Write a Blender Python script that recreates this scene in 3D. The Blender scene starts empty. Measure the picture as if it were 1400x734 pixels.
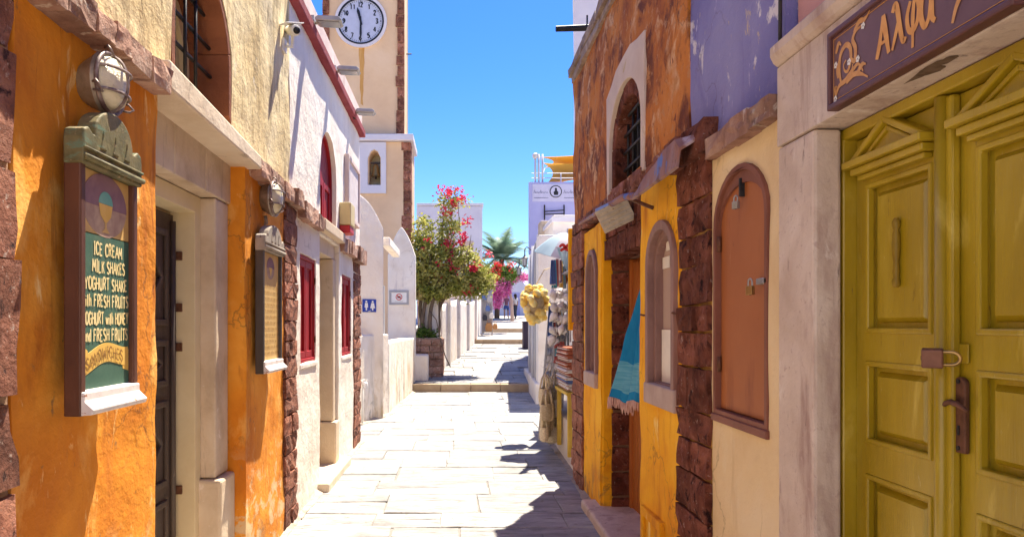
import bpy, bmesh, math, random
from mathutils import Vector, Matrix, noise as mnoise
from mathutils.geometry import tessellate_polygon
R = random.Random(7)
SC = bpy.context.scene
COL = SC.collection

# ------------------------------------------------------------------ camera, sky, sun, exposure
cam_d = bpy.data.cameras.new('camera')
cam = bpy.data.objects.new('camera', cam_d); COL.objects.link(cam)
cam.location = (0, 0, 1.6)
cam.rotation_euler = (math.radians(90), 0, 0)
cam_d.sensor_width = 36; cam_d.lens = 25.71
cam_d.shift_x = 75/1400; cam_d.shift_y = 78/1400
cam_d.clip_start = 0.05; cam_d.clip_end = 2000
SC.camera = cam

SUN_DIR = Vector((0.205, 0.45, 1.0)).normalized()          # towards the sun
EL = math.asin(SUN_DIR.z); AZ = math.atan2(SUN_DIR.x, SUN_DIR.y)
W = bpy.data.worlds.new('World'); SC.world = W; W.use_nodes = True
nt = W.node_tree; nt.nodes.clear()
wo = nt.nodes.new('ShaderNodeOutputWorld'); bg = nt.nodes.new('ShaderNodeBackground')
sky = nt.nodes.new('ShaderNodeTexSky'); sky.sky_type = 'NISHITA'; sky.sun_disc = False
sky.sun_elevation = EL; sky.sun_rotation = AZ
sky.altitude = 300; sky.air_density = 1.0; sky.dust_density = 0.45; sky.ozone_density = 6.0
hs = nt.nodes.new('ShaderNodeHueSaturation'); hs.inputs['Saturation'].default_value = 1.32; hs.inputs['Hue'].default_value = 0.515
nt.links.new(sky.outputs[0], hs.inputs['Color'])
nt.links.new(hs.outputs[0], bg.inputs['Color'])
bg.inputs['Strength'].default_value = 0.062
nt.links.new(bg.outputs[0], wo.inputs[0])
sl = bpy.data.lights.new('sun', 'SUN'); sl.energy = 3.8; sl.angle = math.radians(0.5); sl.color = (1.0, 0.91, 0.745)
so = bpy.data.objects.new('sun', sl); COL.objects.link(so)
so.rotation_euler = SUN_DIR.to_track_quat('Z', 'Y').to_euler(); so.location = (5, 10, 20)
SC.view_settings.view_transform = 'Standard'; SC.view_settings.look = 'None'
SC.view_settings.exposure = 2.03; SC.view_settings.gamma = 1.0
SC.cycles.max_bounces = 10; SC.cycles.diffuse_bounces = 6

# ------------------------------------------------------------------ material helpers
class N:
    def __init__(s, name):
        s.m = bpy.data.materials.new(name); s.m.use_nodes = True
        s.t = s.m.node_tree; s.n = s.t.nodes; s.l = s.t.links
        s.b = s.n['Principled BSDF']
        s.pos = s.n.new('ShaderNodeNewGeometry').outputs['Position']
    def new(s, k): return s.n.new('ShaderNode'+k)
    def link(s, a, b): s.l.new(a, b)
    def stretch(s, v, off=(0,0,0)):
        q = s.new('Mapping'); s.link(s.pos, q.inputs['Vector'])
        q.inputs['Scale'].default_value = v; q.inputs['Location'].default_value = off
        return q.outputs[0]
    def noise(s, scale, detail=5, rough=.6, stretch=None, dist=0, off=(0,0,0)):
        q = s.new('TexNoise'); q.inputs['Scale'].default_value = scale; q.inputs['Detail'].default_value = detail
        q.inputs['Roughness'].default_value = rough; q.inputs['Distortion'].default_value = dist
        s.link(s.stretch(stretch or (1,1,1), off), q.inputs['Vector'])
        return q.outputs['Fac']
    def ramp(s, f, stops):
        q = s.new('ValToRGB'); e = q.color_ramp.elements
        while len(e) < len(stops): e.new(.5)
        for k, (p, c) in enumerate(stops):
            e[k].position = p
            c = (c, c, c) if isinstance(c, (int, float)) else c
            e[k].color = (*c, 1)
        s.link(f, q.inputs[0]); return q.outputs[0]
    def mix(s, f, a, b, mode='MIX'):
        q = s.new('MixRGB'); q.blend_type = mode
        for k, v in (('Fac', f), ('Color1', a), ('Color2', b)):
            if hasattr(v, 'is_linked'): s.link(v, q.inputs[k])
            elif isinstance(v, (int, float)): q.inputs[k].default_value = v
            else: q.inputs[k].default_value = (*v, 1)
        return q.outputs[0]
    def math(s, op, a, b=0.0):
        q = s.new('Math'); q.operation = op
        for k, v in enumerate((a, b)):
            if hasattr(v, 'is_linked'): s.link(v, q.inputs[k])
            else: q.inputs[k].default_value = v
        return q.outputs[0]
    def zmask(s, z0, z1):
        q = s.new('SeparateXYZ'); s.link(s.pos, q.inputs[0])
        r = s.new('MapRange'); s.link(q.outputs[2], r.inputs[0])
        r.inputs[1].default_value = z0; r.inputs[2].default_value = z1
        return r.outputs[0]

def paint(name, cols, scale=2.0, stretch=None, detail=6, patches=(), bump=((45, .25, .01), (7, .35, .03)), rough=.85, metal=0.0,
          var=0.0, spec=.25, dist=0.3, crack=0):
    """layered paint: noise ramp of cols, then patches of (colour, scale, stretch, lo, hi[, z0, z1])"""
    s = N(name)
    k = len(cols)
    if k == 1: c = s.mix(0.0, cols[0], cols[0])
    else: c = s.ramp(s.noise(scale, detail, .6, stretch, dist), [(.32+.36*i/(k-1), q) for i, q in enumerate(cols)])
    for i, p in enumerate(patches):
        f = s.ramp(s.noise(p[1], 7, .65, p[2], .4, (3.1*i+1.7, 5.3*i, 2.2*i)), [(p[3], 0), (p[4], 1)])
        if len(p) > 5: f = s.math('MULTIPLY', f, s.zmask(p[5], p[6]))
        c = s.mix(f, c, p[0])
    if crack:
        vo = s.new('TexVoronoi'); vo.feature = 'DISTANCE_TO_EDGE'; vo.inputs['Scale'].default_value = 1.5
        mp = s.new('Mapping'); s.link(s.pos, mp.inputs['Vector']); mp.inputs['Scale'].default_value = (1, 1, .8)
        ad = s.new('MixRGB'); ad.blend_type = 'ADD'; ad.inputs['Fac'].default_value = .35
        nz = s.new('TexNoise'); nz.inputs['Scale'].default_value = 5; nz.inputs['Detail'].default_value = 6; s.link(s.pos, nz.inputs['Vector'])
        s.link(mp.outputs[0], ad.inputs['Color1']); s.link(nz.outputs['Color'], ad.inputs['Color2']); s.link(ad.outputs[0], vo.inputs['Vector'])
        line = s.ramp(vo.outputs['Distance'], [(0, 1), (.010, 0)])
        gate = s.ramp(s.noise(1.1, 3, .5, None, .2, (9.1, 4.2, 7.7)), [(.50, 0), (.58, 1)])
        c = s.mix(s.math('MULTIPLY', s.math('MULTIPLY', line, gate), crack), c, (.10, .05, .025))
    if var:
        oi = s.new('ObjectInfo')
        v = s.new('MapRange'); s.link(oi.outputs['Random'], v.inputs[0])
        v.inputs[3].default_value = 1-var; v.inputs[4].default_value = 1+var
        h = s.new('HueSaturation'); s.link(c, h.inputs['Color']); s.link(v.outputs[0], h.inputs['Value']); c = h.outputs[0]
    s.link(c, s.b.inputs['Base Color'])
    s.b.inputs['Roughness'].default_value = rough; s.b.inputs['Metallic'].default_value = metal
    s.b.inputs['Specular IOR Level'].default_value = spec
    prev = None
    for i, q in enumerate(bump):
        b = s.new('Bump'); b.inputs['Strength'].default_value = q[1]; b.inputs['Distance'].default_value = q[2]
        s.link(s.noise(q[0], 6, .65, q[3] if len(q) > 3 else None), b.inputs['Height'])
        if prev: s.link(prev, b.inputs['Normal'])
        prev = b.outputs[0]
    if prev: s.link(prev, s.b.inputs['Normal'])
    return s.m

MT = {}
MT['orange'] = paint('orange_plaster', [(.54,.165,.010), (.70,.26,.020), (.79,.36,.052)], 1.6, crack=.6, patches=[
    ((.44,.13,.012), 2.2, (1,2,.5), .54, .72), ((.86,.50,.14), 2.6, (1,1,.6), .56, .74), ((.34,.15,.04), 14, (1,1,.8), .64, .70), ((.86,.58,.24), 7, (1,1.6,.6), .62, .70), ((.40,.12,.015), 5, (1,3,.3), .60, .72),
    ((.62,.42,.22), 5, (1,1,1.5), .52, .58, .85, .45), ((.30,.17,.08), 7, (1,1,1), .52, .66, .5, .0)],
    bump=((60,.2,.006),(18,.2,.008),(2.2,.5,.05)))
MT['cream_stain'] = paint('stained_cream_plaster', [(.60,.44,.20), (.74,.60,.33), (.80,.69,.46)], 1.2, crack=.5, patches=[
    ((.20,.13,.055), 2.4, (1,1.8,.42), .53, .68), ((.36,.26,.12), 7, (1,2.0,.35), .56, .68), ((.14,.09,.04), 12, (1,2.4,.4), .62, .70), ((.85,.78,.62), 5, (1,1,.7), .62, .72)],
    bump=((50,.3,.008),(7,.6,.025),(2,.4,.05)))
MT['white'] = paint('white_plaster', [(.70,.61,.51), (.80,.73,.64), (.84,.79,.71)], 1.4, crack=.35, patches=[
    ((.66,.52,.36), 2.5, (1,1,.5), .56, .75, .9, .1), ((.45,.36,.26), 6, (1,1,.6), .62, .74, .5, 0.0), ((.60,.54,.50), 4, (1,2,.25), .60, .75)],
    bump=((55,.25,.006),(14,.35,.012),(3,.5,.05)))
MT['white_stain'] = paint('stained_white_plaster', [(.74,.63,.50), (.81,.71,.59), (.84,.77,.68)], 1.6, patches=[
    ((.34,.29,.22), 3.2, (1.5,1.5,.3), .50, .68, 1.5, .3), ((.52,.36,.18), 2.2, (1,1,.6), .52, .7, 1.3, .6), ((.22,.17,.12), 4, (1.2,1.2,.8), .56, .68, .7, .1)],
    bump=((50,.25,.008),(12,.4,.014),(3,.5,.05)))
MT['lavender_white'] = paint('lavender_white_plaster', [(.60,.58,.66), (.68,.66,.72)], 1.2)
MT['lavender'] = paint('lavender_plaster', [(.34,.35,.62), (.40,.41,.68)], 1.2)
MT['peach'] = paint('peach_plaster', [(.66,.45,.28), (.73,.52,.33), (.77,.57,.39)], .8, patches=[((.55,.38,.26), 1.5, (1,1,.3), .6, .8)])
MT['redband'] = paint('dark_red_band', [(.22,.03,.04), (.30,.06,.07)], 3, patches=[((.5,.3,.28), 8, None, .66, .74)])
MT['parapet'] = paint('pinkish_parapet', [(.62,.47,.42), (.70,.58,.52)], 2, patches=[((.45,.33,.28), 3, (1,2,.4), .58, .72)])
MT['redpaint'] = paint('red_shutter_paint', [(.24,.007,.012), (.34,.012,.018)], 2.5, bump=((30,.12,.004,(1,6,.4)),), rough=.55, spec=.2)
MT['volcanic'] = paint('volcanic_stone', [(.13,.045,.028), (.25,.095,.058), (.36,.16,.10)], 7, var=.35, patches=[
    ((.46,.33,.27), 28, None, .60, .67), ((.36,.16,.11), 9, None, .56, .66), ((.045,.016,.014), 16, None, .57, .66)], bump=((90,.7,.012),(30,.9,.022),(9,.6,.03)), rough=.9)
MT['volcanic_light'] = paint('weathered_string_course_stone', [(.22,.11,.075), (.36,.20,.14), (.48,.32,.24)], 5, var=.25, patches=[
    ((.60,.48,.38), 11, None, .58, .66), ((.10,.05,.04), 8, None, .60, .70)], bump=((60,.5,.01),(18,.9,.02)), rough=.92)
MT['volcanic_dark'] = paint('dark_volcanic_stone', [(.085,.026,.016), (.17,.055,.034), (.26,.095,.06)], 7, var=.3, patches=[
    ((.34,.22,.18), 30, None, .61, .68), ((.24,.10,.08), 10, None, .56, .68), ((.03,.012,.012), 14, None, .56, .66)], bump=((90,.7,.012),(30,.9,.022),(9,.6,.03)), rough=.95, spec=.1)
MT['mortar'] = paint('lime_mortar', [(.34,.20,.12), (.48,.33,.22)], 9, bump=((40,.5,.01),))
MT['mortar_yellow'] = paint('painted_mortar', [(.22,.11,.035), (.50,.27,.05)], 9, bump=((40,.5,.01),))
MT['mortar_dark'] = paint('dark_mortar', [(.16,.085,.055), (.27,.16,.10)], 9, bump=((40,.5,.01),))
MT['marble'] = paint('pinkish_marble', [(.48,.36,.28), (.58,.46,.37), (.65,.54,.45)], 3, patches=[
    ((.34,.22,.18), 6, (1,1,.22), .52, .68), ((.17,.11,.10), 24, (1,1,.15), .62, .70), ((.46,.34,.28), 30, None, .58, .66), ((.74,.66,.58), 9, (1,1,.4), .63, .72)], bump=((60,.3,.006),(14,.5,.012)), rough=.7)
MT['marble_grey'] = paint('grey_marble', [(.42,.32,.22), (.55,.44,.32), (.62,.52,.40)], 3.5, patches=[
    ((.28,.22,.18), 7, (1,1,.25), .58, .72), ((.68,.60,.52), 9, None, .64, .72)], bump=((55,.3,.006),(14,.5,.012)), rough=.75)
MT['ledge'] = paint('whitewashed_stone', [(.60,.48,.34), (.73,.62,.48)], 4, patches=[((.38,.30,.22), 6, None, .62, .7)], bump=((50,.3,.008),(10,.5,.015)))
MT['beige'] = paint('beige_stone', [(.58,.44,.30), (.66,.53,.38)], 4, patches=[((.42,.31,.2), 7, (1,1,.4), .6, .7)], bump=((50,.3,.008),(10,.5,.012)))
MT['darkwood'] = paint('dark_door_wood', [(.045,.030,.024), (.075,.052,.042)], 6, (1,6,.5), patches=[((.20,.15,.12), 14, (1,3,.4), .66, .72)], bump=((20,.4,.006,(1,8,.5)),), rough=.55, spec=.4)
MT['creamwood'] = paint('cream_frame_paint', [(.60,.49,.30), (.68,.58,.38)], 4, patches=[((.35,.2,.1), 12, (1,1,.5), .68, .74)], bump=((40,.2,.004),), rough=.6)
MT['brownframe'] = paint('brown_sign_wood', [(.075,.026,.014), (.125,.045,.024)], 5, (1,4,.5), patches=[((.45,.33,.2), 40, None, .74, .78)], bump=((30,.3,.004,(1,6,.6)),), rough=.5, spec=.4)
MT['blackframe'] = paint('black_sign_wood', [(.05,.04,.035), (.09,.07,.06)], 5, (1,4,.5), bump=((30,.3,.004),), rough=.5)
MT['signcrown'] = paint('green_gilt_sign_crown', [(.085,.075,.032), (.15,.13,.058), (.21,.165,.075)], 14, patches=[((.13,.19,.12), 9, (1,.5,2.5), .54, .62), ((.30,.22,.12), 30, None, .60, .66), ((.12,.08,.04), 26, None, .66, .72)], bump=((60,.4,.006),), rough=.6)
MT['greyframe'] = paint('grey_sign_crown', [(.25,.21,.17), (.36,.31,.26)], 9, patches=[((.12,.08,.05), 20, None, .62, .7)], bump=((60,.3,.004),))
MT['signgreen'] = paint('green_board_paint', [(.045,.105,.075), (.075,.15,.105)], 8, patches=[((.28,.30,.20), 26, None, .66, .74), ((.12,.15,.09), 5, (1,1,.4), .55, .75)], bump=((50,.2,.003),), rough=.6)
MT['signamber'] = paint('amber_board_paint', [(.55,.34,.11), (.64,.43,.17)], 7, patches=[((.42,.25,.1), 14, None, .6, .72)], bump=((50,.2,.003),), rough=.6)
MT['signpurple'] = paint('faded_purple_print', [(.20,.11,.15), (.29,.17,.19)], 9, bump=())
MT['signmauve'] = paint('mauve_print', [(.32,.20,.17), (.50,.36,.26)], 18, bump=())
MT['letterpaint'] = paint('cream_lettering_paint', [(.72,.56,.24), (.82,.68,.36)], 14, bump=(), rough=.6)
MT['letterbrown'] = paint('brown_lettering_paint', [(.22,.11,.03), (.30,.16,.05)], 14, bump=(), rough=.6)
MT['banner'] = paint('ochre_banner_paint', [(.66,.40,.08), (.74,.48,.13)], 8, bump=(), rough=.6)
MT['teal'] = paint('teal_print', [(.12,.34,.30), (.2,.42,.36)], 8, bump=())
MT['signledge'] = paint('peeling_white_ledge', [(.58,.52,.50), (.74,.69,.66)], 14, patches=[((.34,.11,.04), 13, (1,1,3), .62, .66)], bump=((50,.3,.004),), rough=.55)
MT['plaque'] = paint('purple_brown_sign_paint', [(.115,.052,.060), (.155,.075,.082)], 5, bump=((60,.15,.003),), rough=.45, spec=.4)
MT['plaqueedge'] = paint('dark_sign_moulding', [(.085,.030,.030), (.12,.045,.04)], 5, bump=((40,.2,.003),), rough=.45, spec=.4)
MT['gilt'] = paint('gilt_lettering', [(.58,.25,.055), (.70,.34,.09)], 24, bump=(), rough=.45)
MT['flowerwhite'] = paint('white_flower_paint', [(.75,.72,.66)], bump=(), rough=.6)
MT['olive'] = paint('olive_door_paint', [(.28,.182,.005), (.355,.238,.009), (.43,.30,.020)], 2.2, (1,2,.5), patches=[((.60,.45,.08), 5, (1,2,.4), .58, .74), ((.17,.10,.008), 16, (1,2,.4), .66, .72), ((.27,.17,.006), 3, (1,1.6,.35), .54, .74), ((.56,.46,.20), 26, (1,2,.6), .68, .72), ((.14,.09,.02), 40, (1,3,.3), .69, .73)],
    bump=((60,.35,.002,(1,4,.12)),(14,.35,.004,(1,5,.3)),(5,.25,.006)), rough=.30, spec=.5)
MT['rust'] = paint('rusty_iron', [(.10,.045,.025), (.19,.085,.05)], 30, bump=((90,.4,.003),), rough=.6, metal=.5)
MT['iron'] = paint('black_iron', [(.02,.02,.022), (.045,.04,.04)], 20, bump=((60,.3,.003),), rough=.55, metal=.4)
MT['brass'] = paint('tarnished_brass', [(.33,.20,.07), (.46,.30,.12)], 20, bump=((60,.2,.002),), rough=.4, metal=.8)
MT['copperlock'] = paint('coppery_padlock', [(.13,.055,.035), (.22,.10,.065)], 16, bump=((60,.2,.002),), rough=.5, metal=.3)
MT['steel'] = paint('grey_steel', [(.30,.30,.30), (.42,.42,.41)], 12, bump=((60,.1,.002),), rough=.4, metal=.7)
MT['terracotta'] = paint('terracotta_shutter_paint', [(.31,.095,.026), (.37,.122,.036)], 1.5, patches=[((.22,.06,.02), 4, (1,2,.4), .56, .76), ((.46,.20,.09), 9, (1,2,.3), .62, .72), ((.15,.05,.025), 30, (1,2,.6), .68, .72)], bump=((16,.15,.003,(1,4,.4)),), rough=.55)
MT['terraframe'] = paint('brown_shutter_frame', [(.17,.058,.036), (.24,.09,.055)], 4, bump=((40,.25,.004),), rough=.6)
MT['cream_right'] = paint('buff_plaster', [(.64,.45,.23), (.72,.54,.30), (.76,.60,.37)], 1.4, crack=.4, patches=[((.74,.60,.38), 3, (1,1,.5), .6, .75), ((.48,.31,.15), 2.2, (1,1.5,.3), .6, .78)], bump=((50,.2,.006),(6,.45,.02),(2,.4,.05)))
MT['purple'] = paint('purple_plaster', [(.155,.145,.33), (.205,.19,.40), (.27,.255,.46)], 1.6, crack=.4, patches=[((.62,.58,.60), 3.0, (1,1.3,.8), .605, .64), ((.50,.40,.30), 6, (1,1.6,.6), .64, .67), ((.17,.14,.34), 3, (1,1.5,.3), .58, .75), ((.50,.46,.62), 11, (1,2,.5), .66, .72)], bump=((50,.25,.008),(7,.5,.02),(2,.5,.05)))
MT['pinkwall'] = paint('pink_plaster', [(.55,.28,.25), (.62,.34,.30)], 2)
MT['rustwall'] = paint('rust_orange_plaster', [(.36,.10,.014), (.52,.17,.022), (.60,.23,.048)], 1.5, crack=.5, patches=[
    ((.15,.04,.013), 2.8, (1,1.1,1), .49, .60), ((.64,.36,.17), 2.6, (1,1.0,1), .55, .62), ((.50,.22,.07), 9, None, .57, .63), ((.11,.03,.012), 6, (1,1.8,.6), .62, .69), ((.22,.06,.015), 13, (1,1.3,.7), .60, .66), ((.72,.50,.28), 14, None, .70, .74)],
    bump=((45,.35,.01),(8,.7,.025),(2.2,.5,.05)))
MT['yellow'] = paint('yellow_ochre_plaster', [(.74,.29,.004), (.84,.39,.006), (.90,.48,.02)], 2.0, crack=.5, patches=[((.58,.19,.006), 3, (1,2,.4), .54, .70), ((.92,.66,.20), 5, (1,1.6,.5), .62, .70), ((.45,.16,.02), 11, (1,2,.4), .63, .70), ((.30,.15,.05), 5, None, .50, .60, .45, .05)],
    bump=((50,.3,.008),(8,.5,.02)))
MT['plaster_patch'] = paint('pale_plaster_patch', [(.58,.45,.36), (.68,.56,.46)], 3, patches=[((.50,.36,.14), 6, None, .6, .7)], bump=((45,.3,.008),(8,.5,.015)))
MT['doorwood'] = paint('orange_plank_wood', [(.36,.095,.012), (.48,.15,.022)], 5, (6,6,.4), var=.15, bump=((20,.4,.005,(8,8,.4)),), rough=.5, spec=.4)
MT['mauvewood'] = paint('mauve_brown_window_wood', [(.22,.12,.10), (.31,.18,.15)], 6, (1,5,.5), patches=[((.42,.32,.28), 10, (1,2,.5), .64, .72)], bump=((25,.3,.004,(1,6,.5)),), rough=.6)
MT['sillstone'] = paint('pinkish_sill', [(.40,.29,.25), (.5,.38,.33)], 6, bump=((40,.3,.006),))
MT['flag'] = paint('street_flagstone', [(.19,.184,.18), (.28,.272,.265), (.36,.352,.345)], 2.4, (1,2.2,1), var=.16, patches=[
    ((.10,.09,.085), 4, (.7,6,1), .56, .65), ((.42,.40,.38), 5, (1,2,1), .58, .70), ((.15,.115,.085), 9, (1,1,1), .62, .72), ((.11,.10,.095), 14, (.5,5,1), .58, .66)],
    bump=((60,.35,.006),(9,.9,.014,(.5,4,1)),(16,.5,.008,(.6,5,1))), rough=.62, spec=.4)
MT['joint'] = paint('paving_joint', [(.17,.155,.14), (.26,.24,.22)], 9, bump=((60,.5,.01),))
MT['pavefar'] = paint('far_paving', [(.30,.28,.26), (.36,.335,.31)], 2, (1,2,1), bump=((9,.5,.01,(.5,4,1)),), rough=.7)
MT['riser'] = paint('tan_step_riser', [(.40,.28,.17), (.50,.37,.24)], 4, var=.12, bump=((30,.4,.01),))
MT['earth'] = paint('dry_ground', [(.30,.24,.18), (.38,.31,.24)], .5)
MT['bark'] = paint('grey_bark', [(.11,.075,.05), (.20,.145,.10)], 8, (1,1,.3), bump=((14,.7,.02,(1,1,.3)),))
def leafmat(name, cols, scale, trans=.25):
    m = paint(name, cols, scale, bump=(), rough=.55, spec=.3)
    t = m.node_tree; b = t.nodes['Principled BSDF']; o = [n for n in t.nodes if n.type == 'OUTPUT_MATERIAL'][0]
    tr = t.nodes.new('ShaderNodeBsdfTranslucent'); mx = t.nodes.new('ShaderNodeMixShader'); mx.inputs[0].default_value = trans
    src = b.inputs['Base Color'].links[0].from_socket
    t.links.new(src, tr.inputs['Color']); t.links.new(b.outputs[0], mx.inputs[1]); t.links.new(tr.outputs[0], mx.inputs[2])
    t.links.new(mx.outputs[0], o.inputs['Surface'])
    return m
MT['leaf'] = leafmat('bougainvillea_leaf', [(.15,.18,.025), (.30,.32,.06), (.44,.42,.12), (.52,.42,.16)], 2.6, .40)
MT['leaf2'] = leafmat('bright_leaf', [(.05,.11,.015), (.14,.22,.025)], 3)
MT['palmleaf'] = leafmat('palm_frond', [(.16,.26,.18), (.28,.38,.27)], 2)
MT['bloom'] = leafmat('crimson_bracts', [(.46,.012,.05), (.64,.02,.07), (.70,.07,.08)], 5, .3)
MT['bloompink'] = leafmat('magenta_bracts', [(.50,.05,.24), (.66,.14,.38), (.70,.24,.44)], 4, .3)
MT['bloomred'] = leafmat('scarlet_bracts', [(.60,.02,.04), (.70,.08,.06)], 4, .3)
MT['sponge'] = paint('yellow_sponge', [(.84,.50,.09), (.94,.69,.20), (.96,.84,.46)], 9, var=.15, bump=((70,.9,.012),(200,.6,.004)))
MT['sail'] = leafmat('ochre_sail_cloth', [(.62,.36,.05), (.68,.42,.08)], 1, .35)
MT['greypipe'] = paint('grey_pipe', [(.42,.42,.46), (.50,.50,.55)], 4, bump=(), rough=.5)
def flat(name, c, rough=.7, metal=0, spec=.3):
    return paint(name, [tuple(x*.9 for x in c), c], 8, bump=((60,.15,.003),), rough=rough, metal=metal, spec=spec)
MT['clockface'] = flat('pale_blue_clock_face', (.50,.54,.70), .35)
MT['clockblack'] = flat('black_clock_paint', (.02,.02,.025), .4)
MT['ruststain'] = paint('ochre_rust_stain', [(.50,.24,.05), (.62,.36,.13)], 5, (3,3,.4))
MT['lamp_body'] = paint('weathered_lamp_metal', [(.20,.16,.12), (.40,.33,.26)], 16, bump=((60,.4,.004),), rough=.5, metal=.4)
MT['lampcage'] = paint('worn_lamp_cage', [(.10,.055,.05), (.34,.27,.24)], 26, bump=((60,.3,.003),), rough=.5, metal=.3)
MT['lampglass'] = paint('ribbed_lamp_glass', [(.60,.52,.34), (.72,.64,.46)], 8, bump=((60,.8,.006,(1,1,4)),), rough=.18, spec=.6)
MT['floodmetal'] = paint('grey_floodlight_metal', [(.36,.34,.31), (.48,.46,.42)], 12, bump=((60,.15,.003),), rough=.45, metal=.4)
MT['floodglass'] = flat('floodlight_glass', (.30,.30,.28), .15, 0, .6)
MT['plasticwhite'] = flat('white_plastic', (.72,.70,.66), .45)
MT['blue'] = flat('blue_enamel', (.03,.06,.34), .4)
MT['signwhite'] = flat('white_enamel', (.78,.77,.75), .45)
MT['signgrey'] = flat('grey_sign_frame', (.36,.36,.37), .5)
MT['signred'] = flat('red_enamel', (.55,.03,.03), .45)
MT['boxcream'] = flat('cream_box_paint', (.66,.52,.24), .5)
MT['towel'] = paint('turquoise_cotton', [(.006,.16,.34), (.015,.23,.44)], 9, (1,1,.4), bump=((220,.4,.002),(30,.4,.006)), rough=.9)
MT['towelpale'] = paint('pale_turquoise_cotton', [(.06,.28,.40), (.16,.40,.50)], 30, (.2,.2,3), bump=((220,.4,.002),), rough=.9)
MT['fringe'] = paint('pink_cotton_fringe', [(.50,.28,.24), (.64,.42,.34)], 30, bump=(), rough=.9)
MT['windowglass'] = paint('reflection_tinted_glass', [(.50,.36,.28), (.60,.45,.36)], .8, bump=((3,.15,.01),), rough=.06, spec=.8)  # beige reflection and curtain tone are put into the glass colour
MT['curtain'] = flat('beige_curtain', (.62,.47,.37), .9)
MT['paper'] = flat('white_paper', (.82,.76,.66), .7)
MT['oldpane'] = paint('dusty_window_pane', [(.42,.36,.20), (.58,.50,.30)], 2, bump=((5,.15,.01),), rough=.25, spec=.5)
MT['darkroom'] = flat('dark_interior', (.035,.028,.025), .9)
MT['tin'] = paint('rusted_painted_tin', [(.20,.09,.07), (.30,.14,.10), (.26,.20,.22)], 3, (1,1.5,1), patches=[((.10,.16,.42), 3.4, (1,1.3,1), .57, .62), ((.48,.36,.36), 4, None, .6, .66), ((.14,.055,.03), 6, None, .56, .66)], bump=((30,.5,.008),), rough=.6)
MT['meshplate'] = paint('weathered_floodlight_face', [(.40,.34,.25), (.56,.49,.38)], 16, patches=[((.22,.17,.12), 26, (1,1,3), .58, .66)], bump=((60,.5,.006),), rough=.5)
MT['roofstone'] = paint('grey_roof_stone', [(.20,.13,.09), (.36,.28,.22)], 7, var=.25, bump=((40,.6,.01),(12,.7,.02)))
MT['skin'] = flat('skin', (.42,.22,.14), .55)
MT['hair'] = flat('dark_hair', (.03,.02,.015), .5)
MT['navy'] = flat('blue_shorts_cloth', (.05,.09,.28), .8)
MT['mauvecloth'] = flat('plum_top_cloth', (.22,.09,.13), .8)
MT['whitecloth'] = flat('white_shirt_cloth', (.66,.62,.58), .8)
MT['darkcloth'] = flat('dark_trouser_cloth', (.04,.04,.055), .8)
MT['straw'] = paint('straw_weave', [(.50,.38,.22), (.74,.62,.42)], 30, (1,1,3), var=.4, bump=((80,.8,.006,(1,1,3)),))
MT['yellowwood'] = paint('yellow_painted_wood', [(.58,.38,.05), (.68,.48,.10)], 8, bump=((30,.3,.004),))
MT['greywood'] = paint('grey_rack_board', [(.36,.34,.35), (.46,.44,.44)], 5, (1,1,.4), bump=((30,.3,.004),))
MT['stripe_red'] = flat('brick_red_textile', (.36,.11,.06), .95)
MT['stripe_white'] = flat('white_textile', (.66,.62,.58), .95)
MT['stripe_blue'] = flat('blue_textile', (.10,.16,.36), .95)
MT['shell'] = paint('pale_shell', [(.52,.44,.38), (.72,.68,.64), (.80,.77,.74)], 14, var=.2, bump=((60,.3,.004),), rough=.5)
MT['parasol_blue'] = leafmat('pale_blue_parasol_cloth', [(.42,.56,.62), (.50,.64,.70)], 2, .3)
MT['parasol_white'] = leafmat('white_parasol_cloth', [(.60,.58,.66), (.68,.66,.72)], 2, .3)
MT['darkbin'] = flat('dark_plum_box', (.06,.045,.07), .7)
MT['tan_bag'] = flat('tan_bag_leather', (.42,.20,.07), .6)
MT['teal_bead'] = flat('turquoise_bead', (.08,.34,.40), .4)
MT['coral_bead'] = flat('coral_bead', (.5,.12,.10), .4)
MT['lanternglass'] = flat('lantern_glass', (.5,.5,.5), .15)
MT['redbrown_reveal'] = paint('red_brown_painted_reveal', [(.17,.055,.025), (.26,.095,.045)], 5, patches=[((.40,.24,.14), 9, None, .64, .70)], bump=((45,.4,.008),(10,.5,.015)))
MT['parasol_white_board'] = paint('pale_pink_board', [(.58,.50,.48), (.68,.61,.59)], 4)
MT['pinkbark'] = paint('pinkish_bark', [(.45,.30,.24), (.55,.40,.33)], 6, (1,1,.3))
MT['oliveknob'] = paint('worn_olive_pull', [(.20,.12,.01), (.27,.17,.015)], 12, bump=(), rough=.45)
MT['giltdim'] = paint('faded_gilt_scroll', [(.48,.21,.06), (.62,.32,.11)], 30, bump=(), rough=.5)
MT['lavpanel'] = flat('pale_lavender_panel', (.52,.52,.70), .6)
MT['clockblue'] = flat('slate_lettering', (.12,.13,.24), .5)
MT['whitewood'] = flat('white_painted_wood', (.64,.60,.57), .5)
MT['beigeplaster'] = paint('cream_counter_plaster', [(.62,.52,.42), (.70,.61,.51)], 2, bump=((45,.3,.008),))
MT['sootstain'] = paint('dark_damp_stain', [(.10,.06,.035), (.20,.13,.085)], 20)
MT['basedirt'] = paint('wall_base_dirt', [(.30,.24,.19), (.42,.36,.30)], 6, patches=[((.20,.15,.11), 9, None, .55, .66)], bump=((40,.6,.01),))
MT['greyiron'] = flat('grey_iron', (.12,.115,.12), .5, .3)
MT['bluepane'] = paint('dusty_blue_grey_pane', [(.16,.17,.20), (.26,.27,.30)], 2, bump=((5,.15,.01),), rough=.2, spec=.6)

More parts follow.
